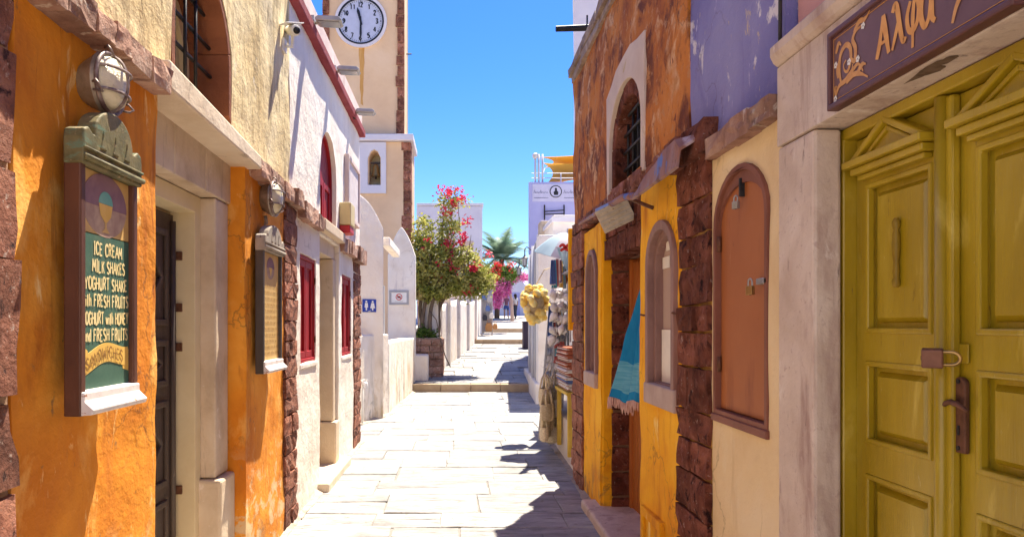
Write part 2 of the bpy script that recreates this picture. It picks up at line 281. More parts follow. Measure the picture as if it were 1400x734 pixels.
# ------------------------------------------------------------------ geometry helpers
def wloc(o):
    v = Vector((0, 0, 0))
    while o: v += o.location; o = o.parent
    return v
class M:
    def __init__(s): s.v = []; s.f = []; s.mi = []; s.cur = 0
    def add(s, vs, fs):
        k = len(s.v); s.v += [tuple(p) for p in vs]
        for f in fs: s.f.append(tuple(i+k for i in f)); s.mi.append(s.cur)
        return s
    def box(s, x0, x1, y0, y1, z0, z1, mat=None):
        vs = [Vector((x, y, z)) for x in (x0, x1) for y in (y0, y1) for z in (z0, z1)]
        if mat: vs = [mat @ p for p in vs]
        return s.add(vs, [(0,1,3,2),(4,6,7,5),(0,4,5,1),(2,3,7,6),(0,2,6,4),(1,5,7,3)])
    def prism(s, pts, a, b, axis='x'):
        """outline pts (u,v) extruded along axis from a to b"""
        n = len(pts)
        def P(u, v, w): return {'x': (w, u, v), 'y': (u, w, v), 'z': (u, v, w)}[axis]
        vs = [P(u, v, a) for u, v in pts] + [P(u, v, b) for u, v in pts]
        fs = [tuple(range(n)), tuple(range(2*n-1, n-1, -1))] + [(i, i+n, (i+1) % n + n, (i+1) % n) for i in range(n)]
        return s.add(vs, fs)
    def holed(s, loops, a, b, axis='x'):
        def P(u, v, w): return {'x': (w, u, v), 'y': (u, w, v), 'z': (u, v, w)}[axis]
        flat_ = [q for l in loops for q in l]; n = len(flat_)
        tris = tessellate_polygon([[Vector((u, v, 0)) for u, v in l] for l in loops])
        vs = [P(u, v, a) for u, v in flat_] + [P(u, v, b) for u, v in flat_]
        fs = [tuple(t) for t in tris] + [tuple(i+n for i in reversed(t)) for t in tris]
        k = 0
        for l in loops:
            m = len(l)
            for i in range(m): fs.append((k+i, k+(i+1) % m, k+(i+1) % m+n, k+i+n))
            k += m
        return s.add(vs, fs)
    def tube(s, pts, rad, n=8, cap=True):
        pts = [Vector(p) for p in pts]
        if not hasattr(rad, '__len__'): rad = [rad]*len(pts)
        rings = []; up = None
        for i, p in enumerate(pts):
            d = (pts[min(i+1, len(pts)-1)] - pts[max(i-1, 0)])
            d = d.normalized() if d.length > 1e-9 else Vector((0,0,1))
            if up is None: up = d.orthogonal().normalized()
            up = (up - d*up.dot(d)); up = up.normalized() if up.length > 1e-6 else d.orthogonal().normalized()
            w = d.cross(up)
            rings.append([p + (up*math.cos(t)+w*math.sin(t))*rad[i] for t in (2*math.pi*k/n for k in range(n))])
        fs = []
        for i in range(len(pts)-1):
            for k in range(n): fs.append((i*n+k, i*n+(k+1) % n, (i+1)*n+(k+1) % n, (i+1)*n+k))
        if cap: fs += [tuple(range(n-1, -1, -1)), tuple(range((len(pts)-1)*n, len(pts)*n))]
        return s.add([p for r in rings for p in r], fs)
    def lathe(s, prof, n=20, mat=None):
        """profile (r, h) turned round local z"""
        vs = [Vector((r*math.cos(2*math.pi*k/n), r*math.sin(2*math.pi*k/n), h)) for r, h in prof for k in range(n)]
        if mat: vs = [mat @ v for v in vs]
        fs = [(i*n+k, i*n+(k+1) % n, (i+1)*n+(k+1) % n, (i+1)*n+k) for i in range(len(prof)-1) for k in range(n)]
        fs += [tuple(range(n-1, -1, -1)), tuple(range((len(prof)-1)*n, len(prof)*n))]
        return s.add(vs, fs)
    def ball(s, c, r, nu=10, nv=7, sc=(1,1,1), jit=0):
        vs = []; fs = []
        for j in range(nv+1):
            th = math.pi*j/nv
            for i in range(nu):
                ph = 2*math.pi*i/nu; q = r*(1+R.uniform(-jit, jit))
                vs.append((c[0]+q*sc[0]*math.sin(th)*math.cos(ph), c[1]+q*sc[1]*math.sin(th)*math.sin(ph), c[2]+q*sc[2]*math.cos(th)))
        for j in range(nv):
            for i in range(nu): fs.append((j*nu+i, (j+1)*nu+i, (j+1)*nu+(i+1) % nu, j*nu+(i+1) % nu))
        return s.add(vs, fs)
    def mesh(s, name, mats, smooth=False, recalc=True):
        me = bpy.data.meshes.new(name); me.from_pydata(s.v, [], s.f)
        for m in (mats if isinstance(mats, (list, tuple)) else [mats]): me.materials.append(m)
        if any(s.mi): me.polygons.foreach_set('material_index', s.mi)
        if recalc:
            bm = bmesh.new(); bm.from_mesh(me); bmesh.ops.recalc_face_normals(bm, faces=bm.faces); bm.to_mesh(me); bm.free()
        if smooth: me.polygons.foreach_set('use_smooth', [True]*len(me.polygons))
        me.update(); return me

def link(name, me, parent=None, loc=(0,0,0), rot=None, scale=None):
    o = bpy.data.objects.new(name, me); COL.objects.link(o)
    if parent: o.parent = parent
    o.location = Vector(loc) - (wloc(parent) if parent else Vector((0,0,0)))
    if rot is not None: o.rotation_euler = rot
    if scale is not None: o.scale = scale
    return o
def obj(name, m, mat, parent=None, bevel=0.0, smooth=False, seg=2, loc=(0,0,0), kind=None, rot=None, recalc=True):
    mat = [MT[k] for k in mat] if isinstance(mat, (list, tuple)) else MT[mat]
    o = link(name, m.mesh(name, mat, smooth, recalc), parent, loc, rot)
    if bevel:
        b = o.modifiers.new('edge', 'BEVEL'); b.width = bevel; b.segments = seg; b.limit_method = 'ANGLE'; b.angle_limit = math.radians(38)
    if smooth and len(m.f) > 30 and not bevel:
        try:
            o.data.set_sharp_from_angle(angle=math.radians(50))
        except Exception: pass
    if kind: o['kind'] = kind
    return o
def tag(o, label, cat, group=None):
    o['label'] = label; o['category'] = cat
    if group: o['group'] = group
    return o
def thing(name, label, cat, loc=(0,0,0), group=None, rotz=0):
    o = bpy.data.objects.new(name, None); COL.objects.link(o); o.location = loc; o.rotation_euler = (0, 0, rotz); o.empty_display_size = .1
    return tag(o, label, cat, group)
def struct(name, m, mat, **k):
    o = obj(name, m, mat, **k); o['kind'] = 'structure'; return o
def rect(u0, u1, v0, v1): return [(u0, v0), (u1, v0), (u1, v1), (u0, v1)]
def arch(u0, u1, v0, vs, vt, n=14, p=1.0):
    c = (u0+u1)/2; r = (u1-u0)/2
    pts = [(u0, v0), (u1, v0)]
    for k in range(n+1):
        t = math.pi*k/n
        pts.append((c + r*math.cos(t), vs + (vt-vs)*abs(math.sin(t))**p))
    return pts
def inset(pts, d):
    """offset a closed outline inward by d"""
    n = len(pts); a = sum(pts[i][0]*pts[(i+1) % n][1]-pts[(i+1) % n][0]*pts[i][1] for i in range(n)); sg = 1 if a > 0 else -1
    out = []
    for i in range(n):
        p0, p1, p2 = Vector(pts[i-1]), Vector(pts[i]), Vector(pts[(i+1) % n])
        e1 = (p1-p0).normalized(); e2 = (p2-p1).normalized()
        n1 = Vector((-e1.y, e1.x))*sg; n2 = Vector((-e2.y, e2.x))*sg
        b = (n1+n2); b = b/max(.35, b.dot(n1)) if b.length > 1e-6 else n1
        out.append(tuple(p1+b*d))
    return out
def wob(pts, step=.1, amp=.006, seed=0):
    out = []; n = len(pts)
    for i in range(n):
        a, b = Vector(pts[i]), Vector(pts[(i+1) % n]); L = (b-a).length; k = max(1, int(L/step))
        d = (b-a).normalized() if L > 0 else Vector((1,0)); nn = Vector((-d.y, d.x))
        for j in range(k):
            p = a+(b-a)*j/k
            if j: p = p + nn*amp*(mnoise.noise(Vector((p.x*4.3+seed, p.y*4.3, seed*1.7)))*2)
            out.append((p.x, p.y))
    return out

def rough_wall(name, loops, xf, xb, mat, parent, relief=.010, step=.09, seed=1, bevel=0.012, axis='x'):
    """plaster wall: outline with holes, extruded; its front is refined and its surface gently uneven"""
    m = M().holed([wob(l, step, .006, seed) for l in loops], xf, xb, axis)
    me = m.mesh(name, MT[mat])
    bm = bmesh.new(); bm.from_mesh(me)
    ax = {'x': 0, 'y': 1}[axis]
    # cut by a grid so that the front can undulate
    us = [p[0] for p in loops[0]]; vs_ = [p[1] for p in loops[0]]
    ou = 1 if axis == 'x' else 0
    for k in range(int(min(us)/.22)-1, int(max(us)/.22)+2):
        if min(us) < k*.22 < max(us):
            co = [0, 0, 0]; no = [0, 0, 0]; co[ou] = k*.22+.003; no[ou] = 1
            bmesh.ops.bisect_plane(bm, geom=bm.verts[:]+bm.edges[:]+bm.faces[:], plane_co=co, plane_no=no)
    for k in range(int(min(vs_)/.22)-1, int(max(vs_)/.22)+2):
        if min(vs_) < k*.22 < max(vs_):
            bmesh.ops.bisect_plane(bm, geom=bm.verts[:]+bm.edges[:]+bm.faces[:], plane_co=(0,0,k*.22+.003), plane_no=(0,0,1))
    for v in bm.verts:
        if abs(v.co[ax]-xf) < 1e-4:
            q = Vector((v.co.y if ax == 0 else v.co.x, v.co.z, seed*3.3))
            v.co[ax] += relief*(mnoise.noise(q*2.1)+.6*mnoise.noise(q*5.7))
    bmesh.ops.triangulate(bm, faces=[f for f in bm.faces if len(f.verts) > 4])
    bm.to_mesh(me); bm.free()
    me.polygons.foreach_set('use_smooth', [True]*len(me.polygons))
    me.set_sharp_from_angle(angle=math.radians(35))
    o = link(name, me, parent)
    if bevel:
        b = o.modifiers.new('edge', 'BEVEL'); b.width = bevel; b.segments = 2; b.limit_method = 'ANGLE'; b.angle_limit = math.radians(50)
    return o

# rough stone blocks: a few shared shapes, scaled per stone
def rock(seed, mat, jit=.045, rnd=.028):
    rr = random.Random(seed); bm = bmesh.new(); bmesh.ops.create_cube(bm, size=1)
    bmesh.ops.subdivide_edges(bm, edges=bm.edges[:], cuts=2, use_grid_fill=True)
    for v in bm.verts:
        e = sum(abs(abs(c)-.5) < 1e-4 for c in v.co)
        if e >= 2: v.co *= 1 - rnd*(.55 if e == 2 else .9)*rr.uniform(.5, 1.3)
        v.co += Vector([rr.uniform(-jit, jit)*.6 for _ in range(3)])
    me = bpy.data.meshes.new('stone'); bm.to_mesh(me); bm.free(); me.materials.append(MT[mat]); return me
ROCK = {}
def stone(name, x0, x1, y0, y1, z0, z1, mat, parent, rot=0):
    if mat not in ROCK: ROCK[mat] = [rock(k*7+3, mat) for k in range(7)]
    o = link(name, R.choice(ROCK[mat]), parent, ((x0+x1)/2, (y0+y1)/2, (z0+z1)/2), (R.uniform(-.02,.02), R.uniform(-.02,.02), R.uniform(-.02,.02)),
             (abs(x1-x0)*R.choice((1,1)), abs(y1-y0)*R.choice((1,-1)), (z1-z0)*R.choice((1,-1))))
    return o
def stone_pier(parent, xf, xb, y0, y1, z0, z1, mat, mortar, rows, cols=2, name='stone_pier', gap=.012):
    """a mortar core with rough stones proud of it; xf is the face towards the street"""
    s = 1 if xf > xb else -1
    core = obj(name, M().box(xf-s*.022, xb, y0+.006, y1-.006, z0, z1), mortar, parent, bevel=.01)
    z = z0; k = 0; H = (z1-z0)/rows
    zs = [z0]+[z0+H*(i+R.uniform(-.16,.16)) for i in range(1, rows)]+[z1]
    for i in range(rows):
        c = cols if not hasattr(cols, '__len__') else R.choice(cols)
        cut = sorted([R.uniform(.36,.64) if c == 2 else (j+1)/c+R.uniform(-.06,.06) for j in range(c-1)])
        ys = [y0]+[y0+(y1-y0)*q for q in cut]+[y1]
        for j in range(c):
            zz0 = zs[i]+R.uniform(0,.3)*gap; zz1 = zs[i+1]-gap*R.uniform(.6,1.3)
            stone('stone', xf+s*R.uniform(-.006,.010), xb+s*.02, ys[j]+gap*.5, ys[j+1]-gap*.5, zz0, zz1, mat, core)
    return core
def string_course(parent, xf, xb, y0, y1, z0, z1, mat, L=.27, dz=0, name='string_course', mortar='mortar'):
    """run of rough stones sticking out of a wall; dz = rise from y0 to y1"""
    core = obj(name, M().add([(xb,y0,z0+.01),(xb,y1,z0+dz+.01),(xb,y1,z1+dz-.01),(xb,y0,z1-.01),
                              ((xf+xb)/2,y0,z0+.01),((xf+xb)/2,y1,z0+dz+.01),((xf+xb)/2,y1,z1+dz-.01),((xf+xb)/2,y0,z1-.01)],
                             [(0,1,2,3),(4,7,6,5),(0,4,5,1),(1,5,6,2),(2,6,7,3),(3,7,4,0)]), mortar, parent)
    y = y0
    while y < y1-.03:
        l = min(L*R.uniform(.65,1.35), y1-y)
        if y1-y-l < .1: l = y1-y
        t = (y+l/2-y0)/(y1-y0)*dz
        stone('stone', xf+R.uniform(-.015,.015), xb, y, y+l-.008, z0+t+R.uniform(-.01,.01), z1+t+R.uniform(-.012,.012), mat, core)
        y += l
    return core
def moulding(parent, name, y0, y1, z0, z1, w, xf, xb, mat, bevel=.004):
    return obj(name, M().holed([rect(y0,y1,z0,z1), rect(y0+w,y1-w,z0+w,z1-w)], xf, xb), mat, parent, bevel=bevel)

# brush lettering: strokes on a unit box, drawn as tapered ribbons
GL = {
 'A': [[(0,0),(.45,1)],[(.45,1),(.9,0)],[(.2,.38),(.7,.38)]], 'C': [[(.8,.8),(.55,1),(.2,.9),(.03,.5),(.2,.1),(.55,0),(.8,.2)]],
 'D': [[(.08,0),(.08,1)],[(.08,1),(.5,.93),(.8,.5),(.5,.07),(.08,0)]], 'E': [[(.08,0),(.08,1)],[(.08,1),(.7,.97)],[(.08,.52),(.58,.54)],[(.08,0),(.72,.04)]],
 'F': [[(.08,0),(.08,1)],[(.08,1),(.72,.97)],[(.08,.52),(.58,.54)]], 'G': [[(.8,.82),(.5,1),(.18,.88),(.03,.5),(.2,.08),(.55,0),(.82,.2)],[(.5,.42),(.82,.44),(.82,.05)]],
 'H': [[(.05,0),(.08,1)],[(.75,0),(.72,1)],[(.06,.5),(.74,.54)]], 'I': [[(.2,0),(.2,1)],[(.03,1),(.37,1)],[(.03,0),(.37,0)]],
 'K': [[(.08,0),(.08,1)],[(.7,1),(.1,.45)],[(.3,.6),(.75,0)]], 'L': [[(.08,1),(.08,0)],[(.08,0),(.68,.04)]],
 'M': [[(.0,0),(.12,1)],[(.12,1),(.48,.3)],[(.48,.3),(.84,1)],[(.84,1),(.95,0)]], 'N': [[(.06,0),(.06,1)],[(.06,1),(.74,0)],[(.74,0),(.74,1)]],
 'O': [[(.42,1),(.12,.85),(.02,.5),(.14,.13),(.42,0),(.7,.13),(.82,.5),(.7,.87),(.42,1)]], 'P': [[(.08,0),(.08,1)],[(.08,1),(.5,1),(.68,.75),(.5,.5),(.08,.47)]], 'R': [[(.08,0),(.08,1)],[(.08,1),(.5,1),(.68,.77),(.5,.53),(.08,.5)],[(.35,.5),(.75,0)]],
 'S': [[(.7,.85),(.4,1),(.1,.85),(.15,.62),(.6,.42),(.7,.18),(.4,0),(.05,.15)]], 'T': [[(.4,0),(.4,1)],[(.0,.97),(.8,1)]],
 'U': [[(.06,1),(.08,.3),(.38,0),(.68,.25),(.7,1)],[(.7,.5),(.74,0)]], 'W': [[(0,1),(.22,0)],[(.22,0),(.48,.75)],[(.48,.75),(.74,0)],[(.74,0),(.98,1)]],
 'Y': [[(0,1),(.38,.48)],[(.76,1),(.38,.48)],[(.38,.48),(.36,0)]],
 'a': [[(.5,.55),(.25,.62),(.05,.3),(.2,0),(.5,.15)],[(.5,.62),(.52,0)]], 'd': [[(.5,.5),(.25,.6),(.05,.3),(.2,0),(.5,.15)],[(.5,1),(.52,0)]],
 'n': [[(.06,.62),(.06,0)],[(.06,.4),(.28,.62),(.48,.45),(.5,0)]], 'h': [[(.06,1),(.06,0)],[(.06,.4),(.28,.6),(.48,.45),(.5,0)]],
 'i': [[(.1,.6),(.12,0)],[(.08,.8),(.12,.84)]], 't': [[(.18,.95),(.2,.1),(.36,0)],[(.0,.64),(.4,.66)]], 'w': [[(0,.6),(.16,0)],[(.16,0),(.34,.5)],[(.34,.5),(.52,0)],[(.52,0),(.68,.6)]],
 'c': [[(.45,.5),(.22,.62),(.03,.3),(.2,0),(.46,.1)]], 'e': [[(.05,.32),(.48,.36),(.3,.62),(.06,.4),(.15,.02),(.47,.08)]], 'o': [[(.25,.62),(.04,.32),(.25,0),(.48,.3),(.25,.62)]], 'l': [[(.08,1),(.1,0)]], 'r': [[(.06,.6),(.06,0)],[(.06,.4),(.35,.6)]], 's': [[(.4,.55),(.15,.6),(.1,.38),(.42,.2),(.25,0),(.03,.08)]], 'g': [[(.5,.55),(.25,.62),(.05,.35),(.25,.1),(.5,.25)],[(.5,.6),(.5,-.2),(.1,-.25)]],
 'p': [[(.06,.62),(.06,-.3)],[(.06,.45),(.3,.62),(.5,.32),(.3,0),(.06,.12)]],
 '1': [[(.15,.8),(.3,1)],[(.3,1),(.3,0)]], '2': [[(.05,.75),(.3,1),(.6,.75),(.05,0)],[(.05,0),(.65,0)]], '3': [[(.05,.9),(.4,1),(.55,.75),(.25,.52)],[(.25,.52),(.6,.3),(.35,0),(.03,.12)]],
 '4': [[(.5,0),(.5,1)],[(.5,1),(.03,.3)],[(.03,.3),(.7,.3)]], '5': [[(.6,1),(.12,1)],[(.12,1),(.08,.55),(.4,.6),(.6,.3),(.35,0),(.05,.1)]], '6': [[(.5,1),(.15,.6),(.05,.25),(.3,0),(.58,.25),(.3,.52),(.08,.35)]],
 '7': [[(.03,1),(.62,1)],[(.62,1),(.22,0)]], '8': [[(.3,.55),(.08,.78),(.3,1),(.52,.78),(.3,.55),(.03,.26),(.3,0),(.57,.26),(.3,.55)]], '9': [[(.1,0),(.5,.4),(.55,.75),(.3,1),(.03,.75),(.3,.48),(.52,.65)]], '0': [[(.3,1),(.05,.5),(.3,0),(.55,.5),(.3,1)]],
}
GW = {'I': .42, 'M': 1.02, 'W': 1.05, ' ': .45, 'i': .26, 'l': .24, 't': .46, 'w': .78, '1': .5}
def smoothline(p, n=5):
    if len(p) < 3: return [Vector(q) for q in p]
    P_ = [Vector(q) for q in p]; out = []
    for i in range(len(P_)-1):
        a = P_[i-1] if i else P_[0]; b, c = P_[i], P_[i+1]; d = P_[i+2] if i+2 < len(P_) else P_[-1]
        for k in range(n):
            t = k/n; out.append(.5*((2*b)+(c-a)*t+(2*a-5*b+4*c-d)*t*t+(3*b-a-3*c+d)*t**3))
    return out+[P_[-1]]
def smoothline3(p, n=4):
    P_ = [Vector(q) for q in p]; out = []
    for i in range(len(P_)-1):
        a = P_[i-1] if i else P_[0]; b, c = P_[i], P_[i+1]; d = P_[i+2] if i+2 < len(P_) else P_[-1]
        for k in range(n):
            t = k/n; out.append(.5*((2*b)+(c-a)*t+(2*a-5*b+4*c-d)*t*t+(3*b-a-3*c+d)*t**3))
    return out+[P_[-1]]
_rk = [0]
def ribbon(m, pts, w, place, t=.0015, taper=(.75, 1.15)):
    """a painted stroke: pts are 2-D, place(u,v,h) puts them on the board, raised by t"""
    pts = [Vector(p) for p in pts]; n = len(pts); L = []; _rk[0] = (_rk[0]+1) % 24; t = t+_rk[0]*4e-5
    for i, p in enumerate(pts):
        d = pts[min(i+1, n-1)]-pts[max(i-1, 0)]; d = d.normalized() if d.length > 1e-9 else Vector((1,0))
        k = i/max(1, n-1); ww = w*(taper[0]+(taper[1]-taper[0])*math.sin(math.pi*min(1, k*1.1+.1)))*.5
        q = Vector((-d.y, d.x))*ww
        L.append((p+q, p-q))
    vs = []; 
    for a, b in L: vs += [place(a.x, a.y, t), place(b.x, b.y, t)]
    fs = [(2*i, 2*i+1, 2*i+3, 2*i+2) for i in range(n-1)]
    m.add(vs, fs)
def letters(m, text, u0, v0, h, place, w=None, width=None, slant=.0, adv=1.0, jit=0):
    """text from (u0, v0) with capital height h; width squeezes it to fit"""
    tot = sum(GW.get(c, .86 if c.isupper() or c.isdigit() else .62)+.16 for c in text)-.16
    sx = (width/tot) if width else h*.8
    w = w or h*.16; x = 0
    for c in text:
        if c != ' ':
            dv = R.uniform(-jit, jit)*h
            for st in GL[c]:
                ribbon(m, smoothline([(u0+(x+px)*sx+slant*py*h, v0+py*h+dv) for px, py in st]), w, place)
        x += GW.get(c, .86 if c.isupper() or c.isdigit() else .62)+.16

# ================================================================== SETTING: ground, street, steps
struct('ground', M().add([(-300,-200,-.35),(300,-200,-.35),(300,500,-.35),(-300,500,-.35)], [(0,1,2,3)]), 'earth')
def zs(y):      # height of the rising street
    if y < 17.8: return 0.0
    if y < 32.8: return .18+.04*(y-17.8)
    if y < 38.3: return .98+.05*(y-32.8)
    return 1.455+.05*(y-38.3)
street = struct('street', M().box(-2.2, 3.2, -3, 17.8, -.30, -.009), 'joint')
def xl(y): return -1.36 if y < 10 else (-2.0 if y < 12 else -1.2+.02*(y-12))
def flagstones(parent, y0, y1, x0f, x1f, z_of, dmin, dmax, wmin, wmax, gap):
    y = y0
    while y < y1-.05:
        d = R.uniform(dmin, dmax)
        if y+d > y1-dmin*.5: d = y1-y
        xa = x0f(y+d/2); xe = x1f(y+d/2); x = xa - R.uniform(0, wmin*.6)
        sk = R.uniform(-.03, .03)
        while x < xe:
            w = R.uniform(wmin, wmax)
            z = z_of(y+d/2)+R.uniform(-.004, .005)
            sl_ = z_of(y+d)-z_of(y)
            split = [(y, d)]
            if d > .42 and R.random() < .3: k = R.uniform(.4,.6); split = [(y, d*k), (y+d*k, d*(1-k))]
            for yy, dd in split:
                j = lambda a=.010: R.uniform(-a, a)
                base = [(x+gap+j(), yy+gap+j()+sk*.5), (x+w-gap+j(), yy+gap+j()+sk), (x+w-gap+j(), yy+dd-gap+j()+sk), (x+gap+j(), yy+dd-gap+j()+sk*.5)]
                base = wob(base, .17, .007, R.uniform(0, 50))
                n = len(base); ins = inset(base, .005)
                tz = lambda p, q=R.uniform(-.008,.008), q2=R.uniform(-.008,.008): z+sl_*((p[1]-yy)/d-.5) + q*(p[0]-x) + q2*(p[1]-yy)
                vs = [(p[0], p[1], tz(p)-.035) for p in base]+[(p[0], p[1], tz(p)-.005) for p in base]+[(p[0], p[1], tz(p)) for p in ins]
                fs = []
                for b in range(2):
                    for i in range(n): fs.append((b*n+i, b*n+(i+1) % n, (b+1)*n+(i+1) % n, (b+1)*n+i))
                fs.append(tuple(range(2*n, 3*n)))
                obj('flagstone', M().add(vs, fs), 'flag', parent)
            x += w
        y += d
flagstones(street, 4.6, 17.62, xl, lambda y: 1.25 if y < 7.6 else 1.75, lambda y: 0.0, .42, .80, .48, 1.15, .0032)
struct('near_paving', M().box(-9, 1.2, -9, 4.59, -.3, 0.003), 'pavefar')
far = struct('upper_street', M().add(
    [(x, y, z) for (y, z) in ((17.95,.158),(32.8,.758)) for x in (-3, 6)] + [(x, y, -.3) for y in (17.95, 32.8) for x in (-3, 6)],
    [(0,1,3,2),(4,6,7,5),(0,4,5,1),(2,3,7,6),(0,2,6,4),(1,5,7,3)]), 'joint')
flagstones(far, 18.0, 32.7, lambda y: -1.3+.10*(y-18), lambda y: 1.7+.05*(y-18), zs, .7, 1.25, .8, 1.5, .012)
struct('top_street', M().add([(x, y, z) for y, z in ((33.0, .98), (38.29, 1.25)) for x in (-3, 8)]+[(x, y, -.3) for y in (33.0, 38.29) for x in (-3, 8)],
    [(0,1,3,2),(4,6,7,5),(0,4,5,1),(2,3,7,6),(0,2,6,4),(1,5,7,3)]), 'pavefar')
struct('summit_street', M().add([(x, y, zs(y+.01)) for y in (38.5, 56) for x in (-4, 14)]+[(-4, 150, 2.4), (14, 150, 2.4)],
    [(0,1,3,2),(2,3,5,4)]), 'pavefar')
# risers: long tread stones with joints
def riser(y, z0, z1, xa, xb, n):
    st = struct('stone_step', M().box(xa, xb, y+.06, y+.28, z0-.1, z1-.02), 'joint')
    x = xa
    for k in range(n):
        w = (xb-xa)/n
        obj('step_stone', M().box(x+.004, x+w-.004, y+R.uniform(-.012,.012), y+.26, z0-.08, z1+R.uniform(-.004,.004)), 'riser', st, bevel=.015)
        x += w
riser(17.72, 0, .18, -1.12, 1.78, 4)
riser(32.75, .76, .98, .35, 3.6, 4)
riser(38.25, 1.25, 1.455, 1.0, 4.4, 4)

# ================================================================== NEAR HOUSE: orange below, stained cream above
XL = -1.34
oh = thing('orange_house', 'orange plastered house with stained cream upper storey and open dark wooden door', 'house', (XL, 3.6, 0))
rough_wall('lower_wall', [rect(2.20, 3.25, -.1, 2.64)], XL, XL-.5, 'orange', oh, seed=2, relief=.017)
rough_wall('lower_wall', [rect(4.62, 5.66, -.1, 2.62)], XL, XL-.5, 'orange', oh, seed=5, relief=.012)
obj('lower_wall', M().box(XL-.5, XL-.02, 1.24, 2.2, -.1, 4.7), 'orange', oh)
win_hole = arch(3.44, 4.36, 2.78, 3.10, 3.56)
rough_wall('upper_wall', [rect(2.20, 5.84, 2.64, 4.72), list(reversed(win_hole))], XL-.002, XL-.34, 'cream_stain', oh, seed=8, relief=.012, bevel=.02)
obj('back_wall', M().box(XL-3, XL-.9, 1.25, 5.84, 0, 4.70), 'cream_stain', oh)
obj('roof', M().box(XL-3, XL-.01, 1.24, 5.84, 4.72, 4.84), 'white', oh)
# quoin of brown blocks at the near end
stone_pier(oh, XL+.02, XL-.3, 1.25, 2.197, 0, 4.6, 'volcanic', 'mortar', 13, (1, 2), gap=.012)
# pier at the far end of the house
stone_pier(oh, XL+.015, XL-.3, 5.64, 6.07, 0, 2.56, 'volcanic', 'mortar', 17, (2, 2, 1), gap=.008)
string_course(oh, XL+.085, XL-.1, 2.20, 3.22, 2.615, 2.710, 'volcanic_light', .17)
string_course(oh, XL+.075, XL-.1, 4.72, 6.12, 2.56, 2.68, 'volcanic_light', .18)
# stone ledge over the door
obj('door_ledge', M().add([(XL+.085,3.20,2.635),(XL+.085,4.70,2.60),(XL+.085,4.70,2.685),(XL+.085,3.20,2.765),
                          (XL-.15,3.20,2.635),(XL-.15,4.70,2.60),(XL-.15,4.70,2.70),(XL-.15,3.20,2.78)],
                         [(0,1,2,3),(4,7,6,5),(0,4,5,1),(1,5,6,2),(2,6,7,3),(3,7,4,0)]), 'ledge', oh, bevel=.012)
for a, b in ((3.252, 3.70), (3.706, 4.16), (4.166, 4.618)):
    obj('lintel_block', M().box(XL-.09, XL-.28, a, b, 2.365, 2.63), 'marble_grey', oh, bevel=.008)
obj('door_jamb', M().box(XL-.10, XL-.30, 4.362, 4.60, .69, 2.36), 'marble_grey', oh, bevel=.012)
obj('jamb_plinth', M().box(XL-.06, XL-.30, 4.33, 4.618, -.05, .685), 'marble_grey', oh, bevel=.018)
obj('door_jamb', M().box(XL-.10, XL-.30, 3.252, 3.40, -.05, 2.36), 'marble_grey', oh, bevel=.012)
# cream frame and the dark leaf
df = obj('door_frame', M().holed([[(3.41,0),(3.50,0),(3.50,2.26),(4.27,2.26),(4.27,0),(4.3605,0),(4.3605,2.36),(3.41,2.36)]], XL-.19, XL-.34), 'creamwood', oh, bevel=.004)
obj('frame_stop', M().box(XL-.34, XL-.36, 3.44, 4.36, 2.22, 2.36), 'creamwood', df)
obj('frame_stop', M().box(XL-.198, XL-.36, 4.295, 4.3590, .001, 2.33), 'creamwood', df)
for z in (.62, 1.45, 1.68, 1.98): obj('hinge', M().box(XL-.262, XL-.30, 4.252, 4.268, z, z+.05), 'rust', df, bevel=.003)
dl = obj('door', M().box(XL-.31, XL-.35, 3.52, 4.25, .02, 2.24), 'darkwood', oh, bevel=.004)
for z0, z1 in ((.12,.62),(.70,1.18),(1.26,1.52),(1.60,2.14)):
    obj('panel_moulding', M().holed([rect(3.60,4.14,z0,z1), rect(3.635,4.105,z0+.035,z1-.035)], XL-.292, XL-.312), 'darkwood', dl, bevel=.006)
    cy = 3.87; cz = (z0+z1)/2; a = .20; b = (z1-z0)*.36
    dm = [(cy-a,cz),(cy,cz-b),(cy+a,cz),(cy,cz+b)]; q = .80
    obj('diamond_moulding', M().holed([dm, [(cy+(u-cy)*q, cz+(v-cz)*q) for u, v in dm]], XL-.290, XL-.312), 'darkwood', dl, bevel=.005)
obj('cover_strip', M().tube([(XL-.300,4.215,.05),(XL-.300,4.215,2.2)], .018, 10), 'darkwood', dl, smooth=True)
# dark hall behind the opening
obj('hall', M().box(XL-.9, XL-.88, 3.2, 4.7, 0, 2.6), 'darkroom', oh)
obj('threshold', M().box(XL+.03, XL-.36, 3.26, 4.32, -.02, .07), 'marble_grey', oh, bevel=.01)
# arched upper window: red-brown reveal, frame, pane and iron grille
wn = obj('window', M().prism(inset(win_hole, .10), XL-.262, XL-.275), 'oldpane', oh)
obj('window_frame', M().holed([inset(win_hole,.055), inset(win_hole,.14)], XL-.235, XL-.28), 'creamwood', wn, bevel=.005)
obj('glazing_bar', M().box(XL-.240, XL-.262, 3.885, 3.915, 2.86, 3.42), 'creamwood', wn)
for (a, b) in ((0, 2), (2, 6), (6, 10), (10, 14), (14, 16)):
    # reveal lined in blocks
    n = len(win_hole); ring_o = [win_hole[1+k] for k in range(0, 16)] + [win_hole[0]]
    seg_o = ring_o[a:b+1]
    inn = inset(win_hole, .052); ring_i = [inn[1+k] for k in range(0, 16)] + [inn[0]]
    seg = seg_o + list(reversed(ring_i[a:b+1]))
    if len(seg_o) > 1: obj('reveal_block', M().prism(seg, XL-.004, XL-.30), 'redbrown_reveal', wn, bevel=.006)
for k in range(4):
    y = 3.56+.155*k
    obj('grille_bar', M().tube([(XL-.10,y,2.78),(XL-.10,y,3.5)], .010, 8), 'iron', wn, smooth=True)
